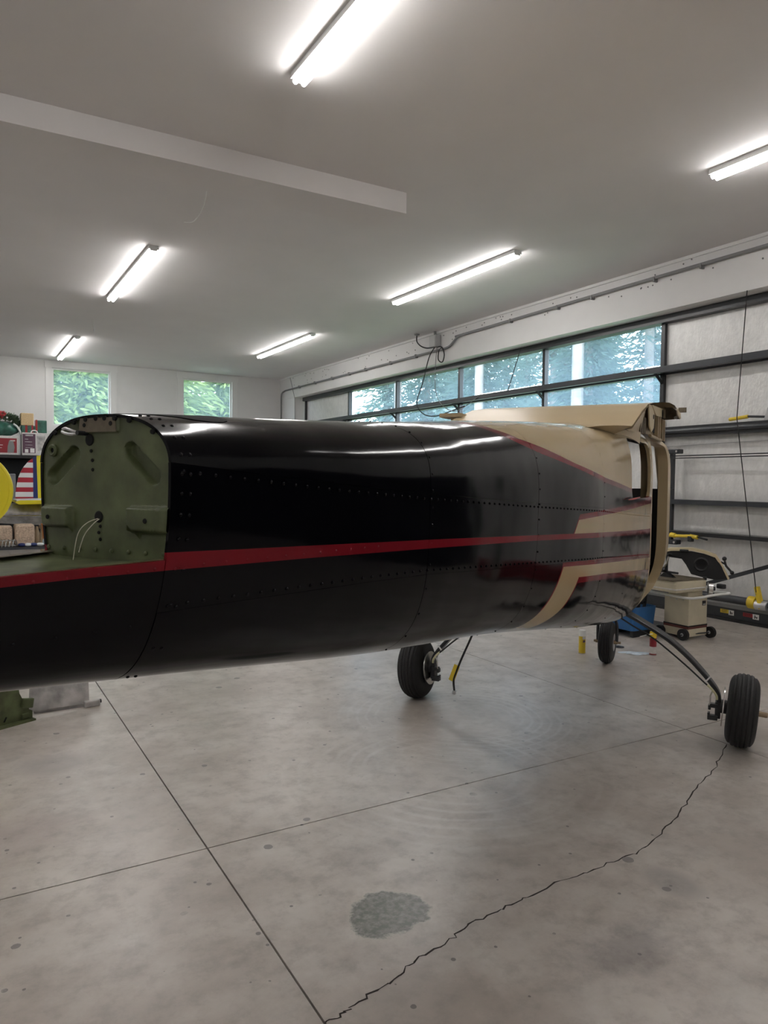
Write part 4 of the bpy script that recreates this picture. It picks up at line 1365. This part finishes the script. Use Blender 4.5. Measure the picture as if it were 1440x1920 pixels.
# local: x away from the opening, y to the left
OUT = [(.345, -.02), (.347, .293), (.249, .317), (.03, .328), (-.098, .305), (-.22, .264), (-.29, .149), (-.353, .016)]
OUT[0] = (.349, .247)
def shell(off, d0, d1):
    def f(u, v):
        k = u*(len(OUT)-1)
        i = min(len(OUT)-2, int(k))
        t = k-i
        y = OUT[i][0]+(OUT[i+1][0]-OUT[i][0])*t
        z = OUT[i][1]+(OUT[i+1][1]-OUT[i][1])*t
        q = 1-.12*v*v
        return (d0+(d1-d0)*v, y*q*(1-off*1.6), z*q-off*(1.0 if z > .2 else .5))
    return f
mb = MB()
mb.grid(lambda u, v: shell(0, 0, .5)(1-u, v), 35, 6)
mb.grid(shell(.030, 0, .5), 35, 6)
mb.grid(lambda u, v: tuple(Vector(shell(0, 0, .5)(u, 0))*(1-v)+Vector(shell(.030, 0, .5)(u, 0))*v), 35, 1)
obj('shell', mb, M_['cream'], cw, local=True, smooth=35)
back = [(.335, .255), (.245, .285), (.03, .292), (-.095, .27), (-.205, .232), (-.27, .137), (-.335, .012), (-.23, -.008), (-.087, .016), (.03, .044), (.087, .149), (.15, .235)]
obj('inner_baffle', MB().prism(back, .012, .03, YZ), M_['liner'], cw, local=True)
obj('inner_lining', MB().prism([(q[0]*.86, q[1]*.86) for q in back], .03, .47, YZ), M_['liner'], cw, local=True)
obj('baffle_ring', MB().lathe([(.05, 0), (.065, -.010), (.08, 0)], 24, Matrix(((0, 0, 1, .011), (1, 0, 0, -.07), (0, 1, 0, .15), (0, 0, 0, 1)))), M_['black_rubber'], cw, local=True, smooth=60)
lt_ = obj('latch', MB().tube([(.02, -.30, .20), (.02, -.315, .15), (.02, -.37, .085)], .012, 6), M_['black_steel'], cw, local=True, smooth=60)
obj('latch_strap', MB().tube([(.02, -.262, .19), (.02, -.31, .165)], .010, 6), M_['black_steel'], lt_, local=True)
obj('latch_knob', MB().ball((.02, -.297, .225), .024), M_['black_steel'], lt_, local=True, smooth=60)
obj('latch_knob', MB().ball((.02, -.375, .078), .022), M_['black_steel'], lt_, local=True, smooth=60)
obj('catch', MB().span((-.02, .06, .285), (.02, .15, .31)), M_['black_steel'], cw, local=True, bevel=.006)
obj('catch', MB().span((-.01, -.13, -.015), (.02, -.09, .02)), M_['black_steel'], cw, local=True, bevel=.006)
# tub and bag
tb = thing('parts_tub', 'blue plastic tub behind the near wheel leg, beside the cream cart', 'tub', (6.55, 5.75, 0), 0)
prof = rrect(-.20, -.20, .20, .20, .05, 4)
def tubm(k0, k1, z0, z1, flip=False):
    mb = MB()
    n = len(prof)
    vv = [(6.40+x*k0, 5.52+y*k0, z0) for x, y in prof]+[(6.40+x*k1, 5.52+y*k1, z1) for x, y in prof]
    return vv
n = len(prof)
mb = MB()
V = tubm(.90, 1.0, .075, .33)+tubm(.96, .86, .33, .10)[:0]
V += [(6.40+x*.95, 5.52+y*.95, .33) for x, y in prof]+[(6.40+x*.86, 5.52+y*.86, .10) for x, y in prof]
F = [tuple(range(n))[::-1]]
for lv in range(3):
    for i in range(n):
        j = (i+1) % n
        F.append((lv*n+i, lv*n+j, (lv+1)*n+j, (lv+1)*n+i))
F.append(tuple(range(3*n, 4*n)))
obj('tub_body', MB().add(V, F), M_['blue_plastic'], tb, smooth=35)
obj('tub_skid', MB().span((6.26, 5.36, 0), (6.54, 5.40, .076)).span((6.26, 5.64, 0), (6.54, 5.68, .076)), M_['black_steel'], tb)
random.seed(5)
for i in range(6):
    a = (6.27+.05*i, 5.62-.035*i)
    tag(obj('hose_piece', MB().tube(smooth_path([(a[0], a[1], .27), (a[0]+random.uniform(-.1, .1), a[1]+.04, .33+.02*i), (a[0]+random.uniform(-.12, .12), a[1]-.05, .36)], 4), .018, 7), M_['black_rubber'], smooth=60), '%s short black hose end from the left in the blue tub' % ['first', 'second', 'third', 'fourth', 'fifth', 'sixth'][i], 'hose', 'hoses in the blue tub')

# ------------------------------------------------------------------ cans and rag on the floor
def spray_can(name, label, x, y, body, cap, band=None):
    t = thing(name, label, 'spray can', (x, y, 0))
    X = Matrix.Identity(4)
    obj('can_body', MB().lathe([(.030, 0), (.0325, .004), (.0325, .165), (.030, .178), (.024, .186)], 24, X), body, t, local=True, smooth=40)
    obj('cap', MB().lathe([(.0325, .172), (.0325, .225), (.030, .230), (0, .230)], 24, X), cap, t, local=True, smooth=40)
    if band:
        obj('label_band', MB().lathe([(.0328, .02), (.0331, .022), (.0331, .085), (.0328, .087)], 24, X), band, t, local=True, smooth=40)
    obj('can_rim', MB().lathe([(.0335, .0), (.034, .004), (.0335, .008)], 24, X), M_['steel'], t, local=True, smooth=40)
    return t
t = spray_can('spray_can', 'yellow spray can with a white cap left of the nose wheel', 5.24, 5.10, M_['yellow'], M_['white_plain'])
obj('label_mark', MB().box((5.232, 5.068, .125), (.03, .006, .02), Matrix.Rotation(.2, 3, 'Z')), M_['plum'], t)
obj('label_mark', MB().span((5.215, 5.066, .145), (5.25, 5.072, .17)), M_['carton_grey'], t)
t = spray_can('spray_can', 'red spray can with a yellow trigger cap standing on the rag', 5.80, 4.72, M_['carton_red'], M_['yellow'], M_['carton_grey'])
obj('nozzle', MB().tube([(5.79, 4.70, .215), (5.74, 4.72, .21), (5.67, 4.77, .185)], .004, 6), M_['white_plain'], t)
random.seed(8)
rag = MB()
def rg(u, v):
    a = u*2*PI
    r = v*(.115+.03*math.sin(3*a+1)+.012*math.sin(7*a))
    return (5.71+r*math.cos(a)*1.35*.8+r*math.sin(a)*.4, 4.83-r*math.sin(a)*.8+r*math.cos(a)*-.55, .004+.012*(1-v)+.006*math.sin(5*a)*v*(1-v)*4+.004*math.sin(9*a+3*v))
rag.grid(rg, 48, 8)
tag(obj('rag', rag, M_['rag'], smooth=60), 'crumpled pale blue rag on the floor by the red can', 'rag')
tag(obj('washer', MB().lathe([(.02, 0), (.02, .006), (.05, .006), (.05, 0)], 20, Matrix.Translation((5.78, 5.12, .0)), close=True), M_['dark_steel'], smooth=40), 'thin dark ring lying on the floor behind the nose wheel', 'ring')
tag(obj('floor_cap', MB().lathe([(.016, 0), (.016, .022), (0, .024)], 12, Matrix.Translation((3.12, 4.93, 0))), M_['blue_plastic'], smooth=40), 'tiny dark blue cap on the floor by the left wheel', 'cap')

# ------------------------------------------------------------------ airframe piece on the floor at the left
t = thing('airframe_piece', 'removed airframe piece, green bracket with dirty grey fairing, on the floor', 'aircraft part', (.45, 5.55, 0))
gp = [(-.05, 0), (.43, 0), (.43, .06), (.405, .075), (.41, .10), (.375, .125), (.34, .20), (.32, .34), (-.05, .34)]
ga_ = math.atan2(5.50-5.30, .47-.05)
RZ = Matrix.Translation((.03, 5.30, 0)) @ Matrix.Rotation(ga_, 4, 'Z')
obj('green_bracket', MB().prism(gp, -.006, .006, RZ @ XZ), M_['green_primer'], t)
obj('bracket_flange', MB().prism([(-.05, 0), (.43, 0), (.43, .012), (-.05, .012)], -.05, .03, RZ @ XZ), M_['green_primer'], t)
obj('bracket_tab', MB().prism([(.345, .10), (.42, .085), (.43, .15), (.355, .165)], -.035, -.008, RZ @ XZ), M_['green_primer'], t, bevel=.006)
obj('bracket_tab', MB().prism([(.35, .02), (.40, .02), (.40, .055), (.35, .055)], -.02, -.006, RZ @ XZ), M_['green_primer'], t, bevel=.004)
for x, z in ((.18, .13), (.24, .045), (.10, .09)):
    obj('slot', MB().box(tuple(RZ @ Vector((x, -.008, z))), (.008, .006, .035), Matrix.Rotation(ga_, 3, 'Z') @ Matrix.Rotation(.5, 3, 'Y')), M_['hole'], t)
M_['dirty_grey'] = mat('dirty_grey_sheet', (.40, .385, .375), .5, noise=.4, nscale=9, bump=.2, bscale=30)
mb = MB()
def fair(u, v):
    a = .25+v*1.5
    x = .40+.40*u
    y = 5.535+.07*u
    return (x+.02*v*(1-u), y+.16*(1-math.sin(min(a, PI/2)))*0+.14*v*v, .035+.30*math.sin(v*1.35)/math.sin(1.35)-.012*u)
mb.grid(fair, 18, 10)
mb.grid(lambda u, v: tuple(Vector(fair(1-u, v))+Vector((0, .006, 0))), 18, 10)
obj('grey_fairing', mb, M_['dirty_grey'], t, smooth=50)
obj('fairing_end', MB().prism([(5.60, .02), (5.70, .02), (5.76, .32), (5.66, .26)], .785, .805, YZ), M_['dirty_grey'], t)
obj('end_tab', MB().box((.82, 5.585, .022), (.11, .045, .045), Matrix.Rotation(.12, 3, 'Z')), M_['dirty_grey'], t, bevel=.008)
obj('hinge_pin', MB().tube([(.86, 5.59, .03), (.885, 5.592, .03)], .014, 8), M_['black_steel'], t)
obj('support_foot', MB().span((.44, 5.60, 0), (.78, 5.66, .02)), M_['dirty_grey'], t)
mb = MB()
mb.grid(lambda u, v: (-.15+.37*u-.10*v*u, 5.29+.09*u-.04*math.sin(v*2), .11+.24*v-.06*(1-u)*(1-v)), 12, 8)
mb.grid(lambda u, v: (-.15+.37*(1-u)-.10*v*(1-u), 5.296+.09*(1-u)-.04*math.sin(v*2), .11+.24*v-.06*u*(1-v)), 12, 8)
obj('bare_skin', mb, M_['alu'], t, smooth=60)

# ------------------------------------------------------------------ rack and boxes by the far wall
RY0, RY1 = 18.62, 19.30
rk = thing('storage_rack', 'black steel storage rack against the far wall, left', 'rack', (.5, 18.95, 0))
for x in (-.95, 1.93):
    for y in (RY0+.03, RY1-.03):
        obj('upright', MB().span((x-.03, y-.03, 0), (x+.03, y+.03, 2.17)), M_['black_steel'], rk)
for z in (.12, 1.12, 2.17):
    obj('shelf', MB().span((-.98, RY0, z-.07), (1.96, RY1, z)), M_['black_steel'], rk)
obj('back_panel', MB().span((-.95, RY1-.012, .15), (1.93, RY1, 2.1)), M_['black_matte'], rk)
for i, (x0, x1, h_) in enumerate(((.95, 1.14, .62), (1.16, 1.27, .5), (.5, .9, .55), (1.4, 1.85, .6))):
    tag(obj('storage_bin', MB().span((x0, RY0+.1, 1.12), (x1, RY1-.1, 1.12+h_)), M_['grey_pvc'] if i != 1 else M_['black_matte'], bevel=.02), ['grey translucent bin on the rack behind the striped rudder', 'slim black bin between grey bins on the rack', 'wide grey bin hidden by the yellow panel', 'grey bin on the rack nearest the bulkhead'][i], 'bin')
def carton(name, label, x0, x1, z0, z1, body, y0=RY0+.02, y1=RY1-.18):
    t = thing(name, label, 'box', ((x0+x1)/2, (y0+y1)/2, z0))
    obj('carton', MB().span((x0, y0, z0), (x1, y1, z1)), body, t, bevel=.006)
    return t, y0-.003
zt = 2.17
t, fy = carton('red_carton', 'grey carton with a red printed picture front, on top of the rack', .55, 1.20, zt, zt+.43, M_['carton_grey'])
obj('print_panel', MB().span((.62, fy, zt+.045), (1.165, fy+.003, zt+.375)), M_['carton_red'], t)
obj('print_picture', MB().prism([(.97, zt+.05), (1.10, zt+.05), (1.12, zt+.17), (1.09, zt+.33), (1.01, zt+.33), (.98, zt+.2)], fy-.002, fy, XZ), M_['grey_pvc'], t)
obj('print_text', MB().span((.70, fy-.002, zt+.30), (.76, fy, zt+.34)).span((1.03, fy-.002, zt+.31), (1.13, fy, zt+.335)).span((.74, fy-.002, zt+.21), (.88, fy, zt+.225)).span((.74, fy-.002, zt+.15), (.86, fy, zt+.16)), M_['carton_grey'], t)
t, fy = carton('plum_carton', 'plum and grey carton standing beside the red one on the rack', 1.27, 1.86, zt, zt+.52, M_['carton_grey'])
obj('print_panel', MB().span((1.285, fy, zt+.05), (1.55, fy+.003, zt+.49)), M_['plum'], t)
obj('print_text', MB().span((1.34, fy-.002, zt+.44), (1.50, fy, zt+.475)).span((1.33, fy-.002, zt+.36), (1.40, fy, zt+.375)).span((1.33, fy-.002, zt+.30), (1.48, fy, zt+.315)).span((1.34, fy-.002, zt+.23), (1.49, fy, zt+.24)).span((1.34, fy-.002, zt+.17), (1.49, fy, zt+.18)), M_['dirty_grey'], t)
obj('print_picture', MB().span((1.33, fy-.002, zt+.06), (1.40, fy, zt+.14)).span((1.44, fy-.002, zt+.06), (1.53, fy, zt+.16)), M_['white_plain'], t)
obj('print_picture', MB().prism([(1.60, zt+.10), (1.72, zt+.12), (1.76, zt+.45), (1.58, zt+.45)], fy-.002, fy, XZ), M_['dirty_grey'], t)
obj('carry_handle', MB().tube(smooth_path([(1.46, fy+.05, zt+.52), (1.48, fy+.05, zt+.56), (1.53, fy+.05, zt+.575), (1.58, fy+.05, zt+.56), (1.60, fy+.05, zt+.52)], 4), .014, 8), M_['white_plain'], t, smooth=60)
# green bag, garland, parcels
bag = thing('storage_bag', 'bulging green plastic bag lying on the red carton', 'bag', (.82, 18.9, zt+.43))
random.seed(3)
mb = MB()
def bg(u, v):
    a, b = u*2*PI, (v-.5)*PI
    n_ = 1+.05*math.sin(5*a+2*b)+.04*math.sin(9*a-3*b)
    return (.84+.40*math.cos(a)*math.cos(b)*n_, 18.92+.26*math.sin(a)*math.cos(b)*n_, zt+.43+max(0.0, .165+.175*math.sin(b)*n_))
mb.grid(bg, 40, 22)
obj('bag_body', mb, M_['bag_green'], bag, smooth=70)
obj('white_lining', MB().tube(smooth_path([(1.10, 18.73, zt+.71), (1.18, 18.72, zt+.65), (1.235, 18.72, zt+.55), (1.245, 18.74, zt+.47)], 5), [.006]+[.022]*14+[.006], 8), M_['white_plain'], bag, smooth=60)
gl = thing('fir_garland', 'artificial fir garland with red bow on top of the green bag', 'garland', (.9, 18.9, zt+.76))
random.seed(6)
mb = MB()
gpth = smooth_path([(.45, 18.82, zt+.80), (.7, 18.85, zt+.87), (.95, 18.84, zt+.88), (1.12, 18.85, zt+.84), (1.22, 18.84, zt+.72)], 16)
for p in gpth:
    for k in range(14):
        d = Vector((random.gauss(0, 1), random.gauss(0, 1), random.gauss(0, 1))).normalized()
        l = random.uniform(.07, .13)
        q = p+d*l
        sd = d.orthogonal().normalized()*.016
        mb.add([p-sd, p+sd, q+sd*.4, q-sd*.4], [(0, 1, 2, 3)])
obj('needles', mb, M_['fir_green'], gl, kind='stuff')
bw = MB()
for k in range(6):
    a = k*PI/3
    bw.ball((.88+.05*math.cos(a), 18.70, zt+.93+.04*math.sin(a)), .036, 8, 6, (1, .5, .8))
obj('bow', bw, M_['red'], gl, smooth=60)
for k in range(6):
    obj('bauble', MB().ball((.80+.035*k, 18.70+.01*(k % 2), zt+.885+.045*math.sin(k*2.1)), .022, 8, 6), M_['white_plain'] if k % 2 else M_['red'], gl, smooth=60)
z1 = zt+.52
def parcel(name, label, x0, x1, z0, z1, m, ribs=()):
    t = thing(name, label, 'parcel', ((x0+x1)/2, 18.9, z0))
    obj('wrapping', MB().span((x0, 18.70, z0), (x1, 19.0, z1)), m, t, bevel=.015)
    for a, b in ribs:
        obj('ribbon', MB().span((a, 18.693, z0), (b, 19.007, z1+.004)), M_['red'], t)
    return t
parcel('gift_parcel', 'flat dark green parcel with red ribbons under the kraft one', 1.26, 1.565, z1, z1+.165, M_['bag_green'], ((1.345, 1.39), (1.475, 1.51)))
parcel('kraft_parcel', 'patterned kraft-brown parcel, topmost of the pile on the rack', 1.255, 1.525, z1+.167, z1+.45, M_['kraft'])
parcel('gift_parcel', 'upright green parcel with a red edge nearest the far window', 1.57, 1.80, z1, z1+.30, M_['bag_green'], ((1.565, 1.60),))

# ------------------------------------------------------------------ yellow aeroplane tail
YT = 16.5
kx = lambda px: 1.495+(px-80)*.0098
kz = lambda py: 1.225-(py-935)*.0111
ty = thing('yellow_aeroplane_tail', 'small aeroplane tail with red-white striped rudder and yellow fin', 'aeroplane', (1.5, YT, .7))
lead = [(935, 29), (925, 29), (915, 30.5), (905, 32.5), (895, 35), (885, 39.5), (876, 45), (866, 54), (860.5, 62)]
def left_of(py):
    for (a, xa), (b, xb) in zip(lead[:-1], lead[1:]):
        if b <= py <= a:
            return xa+(xb-xa)*(a-py)/(a-b)
    return 62 if py < 860.5 else 29
edges = [935, 931.5, 922.5, 914, 905, 896, 887.5, 878, 868.5, 860.5]
for i in range(9):
    b, a = edges[i], edges[i+1]
    q = [(left_of(b+(a-b)*t/3)) for t in range(4)]
    poly = [(kx(q[t]), kz(b+(a-b)*t/3)) for t in range(4)]+[(kx(62.3), kz(a)), (kx(62.3), kz(b))]
    if i == 8:
        poly = [(kx(q[t]), kz(b+(a-b)*t/3)) for t in range(4)]+[(kx(62.3), kz(b))]
    obj('rudder_stripe', MB().prism(poly[::-1], YT-.02, YT+.02, XZ), M_['flag_red'] if i % 2 == 0 else M_['white_plain'], ty)
obj('rudder_blue', MB().prism([(kx(62.3), kz(935)), (kx(71), kz(935)), (kx(69), kz(856)), (kx(62.3), kz(859))], YT-.021, YT+.021, XZ), M_['navy'], ty)
obj('fin', MB().prism([(kx(71), kz(935)), (kx(150), kz(935)), (kx(120), kz(900)), (kx(84), kz(860)), (kx(76), kz(855)), (kx(69), kz(856))], YT-.02, YT+.02, XZ), M_['lemon'], ty)
obj('stabiliser', MB().prism([(.93, 1.20), (1.0, 1.225), (2.2, 1.235), (2.2, 1.17), (1.0, 1.14), (.93, 1.17)], YT-1.1, YT-.03, XZ), M_['lemon'], ty, bevel=.02)
obj('stabiliser_highlight', MB().prism([(.95, 1.190), (2.2, 1.205), (2.2, 1.252), (.95, 1.228)], YT-1.09, YT-.05, XZ), M_['white_plain'], ty)  # white strip paints in the highlight along the yellow stabiliser
fu = obj('tail_tube', MB().tube([(.62, YT, .93), (1.16, YT, .92), (2.9, YT, .90)], [.19, .225, .25], 28), M_['alu'], ty, smooth=60)
obj('tube_band', MB().tube([(1.15, YT, .92), (1.18, YT, .92)], .231, 28), M_['alu'], fu, smooth=60)
obj('tube_bead', MB().tube([(.62, YT-.185, .89), (1.16, YT-.222, .885), (2.6, YT-.243, .88)], .018, 8), M_['steel'], fu, smooth=60)
tr_ = thing('trestle', 'wooden trestle carrying the silver tail tube', 'trestle', (1.9, YT, 0))
for x in (1.5, 2.5):
    obj('beam', MB().span((x-.05, YT-.35, .60), (x+.05, YT+.35, .665)), M_['wood'], tr_)
    for s in (-1, 1):
        obj('leg', MB().tube([(x, YT+s*.30, .60), (x, YT+s*.36, 0)], .03, 4), M_['wood'], tr_)

# ------------------------------------------------------------------ yellow rounded panel, nearer
yp = thing('yellow_tail_surface', 'yellow rounded control surface standing on edge at the left photo edge', 'aircraft part', (-.2, 8, 0))
el = [(-.95, 1.22), (-.2, 1.16)]
for k in range(0, 25):
    a = -PI/2+PI*k/24
    el.append((.02+.42*math.cos(a)**.9 if math.cos(a) > 0 else .02, 1.53+.37*math.sin(a)))
el += [(-.2, 1.88), (-.95, 1.85)]
obj('panel', MB().prism(el, 7.975, 8.025, XZ), M_['lemon'], yp, bevel=.015)
obj('rim_tube', MB().tube([(x, 8, z) for x, z in el[1:-1]], .027, 8), M_['lemon'], yp, smooth=60)
for x in (-.75, -.25):
    obj('stand_leg', MB().span((x-.03, 7.94, 0), (x+.03, 8.06, 1.20)), M_['wood'], yp)
    obj('stand_foot', MB().span((x-.04, 7.6, 0), (x+.04, 8.4, .06)), M_['wood'], yp)

# ------------------------------------------------------------------ low stand with foam blocks
lb = thing('low_bench', 'low dark bench behind the tail, loaded with tan blocks', 'bench', (.8, 14.5, 0))
obj('bench_top', MB().span((-.4, 14.12, .40), (2.2, 14.95, .44)), M_['dark_steel'], lb)
for x in (-.35, 2.15):
    for y in (14.17, 14.9):
        obj('leg', MB().span((x-.03, y-.03, 0), (x+.03, y+.03, .40)), M_['dark_steel'], lb)
def block(label, x0, x1, z1, seed):
    rr = random.Random(seed)
    mb = MB()
    def f(u, v):
        a, b = u*2*PI, (v-.5)*PI
        e = .22
        sg = lambda q, p: math.copysign(abs(q)**p, q)
        return ((x0+x1)/2+(x1-x0)/2*sg(math.cos(a), e)*sg(math.cos(b), e)*(1+.03*math.sin(7*a+seed)), 14.5+.2*sg(math.sin(a), e)*sg(math.cos(b), e), .44+(z1-.44)*(.5+.5*sg(math.sin(b), e)*(1+.015*math.sin(5*a))))
    mb.grid(f, 44, 24)
    b = obj('foam_block', mb, M_['burlap'], smooth=50)
    tag(b, label, 'block', 'tan blocks on the low bench')
block('tan fibrous block at the photo edge, left of its twin', .42, .815, .80, 1)
block('tan fibrous block on the bench, right of its twin', .845, 1.165, .825, 2)
tag(obj('pail', MB().lathe([(.10, .0), (.13, .36), (.14, .36), (.14, .38), (.12, .38)], 24, Matrix.Translation((1.43, 14.62, .44))), M_['orange'], smooth=40), 'orange pail on the bench next to the green bulkhead', 'pail')
tag(obj('jug', MB().lathe([(.045, 0), (.055, .02), (.055, .20), (.03, .27), (.02, .33)], 20, Matrix.Translation((1.225, 14.62, .44))), M_['brass'], smooth=50), 'brown jug on the bench between block and orange pail', 'jug')
tag(obj('float_ball', MB().ball((1.36, 14.30, .515), .075, 20, 12), M_['pale_blue'], smooth=60), 'pale blue ball at the front of the bench', 'ball')
wr_ = thing('wire_rack', 'small bright wire rack at the front of the low bench', 'rack', (.65, 14.25, .44))
for k in range(9):
    obj('wire', MB().tube(smooth_path([(.36+.055*k, 14.16, .445), (.38+.055*k, 14.18, .56), (.42+.055*k, 14.26, .56), (.44+.055*k, 14.28, .445)], 4), .008, 6), M_['steel'], wr_, smooth=60)
for z in (.47, .56):
    obj('wire', MB().tube([(.34, 14.17, z), (.86, 14.17, z)], .008, 6), M_['steel'], wr_)
for i, (x, m) in enumerate(((.95, 'navy'), (1.05, 'white_plain'), (1.14, 'navy'), (1.24, 'white_plain'))):
    tag(obj('cloth', MB().ball((x, 14.22, .475), .06, 10, 6, (1.1, .9, .55)), M_[m], smooth=60), ['blue cloth lump next to the wire rack', 'white cloth lump left of the other blue lump', 'blue cloth lump in front of the right tan block', 'white cloth lump beside the pale blue ball'][i], 'cloth', 'cloths on the low bench')

# ------------------------------------------------------------------ dark unseen cabinets added to stand in for something dark mirrored in the paint
cab0 = None
for i, y in enumerate((-5.5, -4.15, -2.8, -1.45, -.1, 1.25)):
    if cab0 is None:
        cab0 = thing('standin_cabinet', '', 'cabinet', (0, 0, 0))
        obj('carcass', MB().span((-.28, -.66, .05), (.28, .66, 2.2)), M_['dark_steel'], cab0, local=True, bevel=.008)
        obj('plinth', MB().span((-.24, -.62, 0), (.24, .62, .05)), M_['black_matte'], cab0, local=True)
        for s in (-1, 1):
            d = obj('door', MB().span((-.30, min(s*.005, s*.64), .08), (-.282, max(s*.005, s*.64), 2.17)), M_['black_steel'], cab0, local=True, bevel=.004)
            obj('handle', MB().span((-.325, s*.05-.012, 1.0), (-.30, s*.05+.012, 1.2)), M_['steel'], d, local=True)
        c = cab0
    else:
        c = copy_tree(cab0)
    c.location = (7.68, y, 0)
    tag(c, '%s black double-door cabinet from the big door, unseen stand-in for a dark reflection' % ['sixth', 'fifth', 'fourth', 'third', 'second', 'first'][i], 'cabinet', 'stand-in black cabinets along the right wall')
tc_ = thing('tool_chest', 'low red tool chest on casters, outside the photo, mirrored in the paint', 'tool chest', (6.2, 2.5, 0))
obj('chest_body', MB().span((6.0, 2.05, .10), (6.45, 2.95, .50)), M_['carton_red'], tc_, bevel=.01)
for k in range(2):
    dr = obj('drawer', MB().span((5.985, 2.09, .13+.18*k), (6.0, 2.91, .29+.18*k)), M_['carton_red'], tc_)
    obj('handle', MB().span((5.97, 2.2, .25+.18*k), (5.985, 2.8, .265+.18*k)), M_['steel'], dr)
for x in (6.05, 6.4):
    for y in (2.12, 2.88):
        obj('caster', MB().tube([(x, y-.02, .05), (x, y+.02, .05)], .05, 14), M_['black_rubber'], tc_, smooth=40)
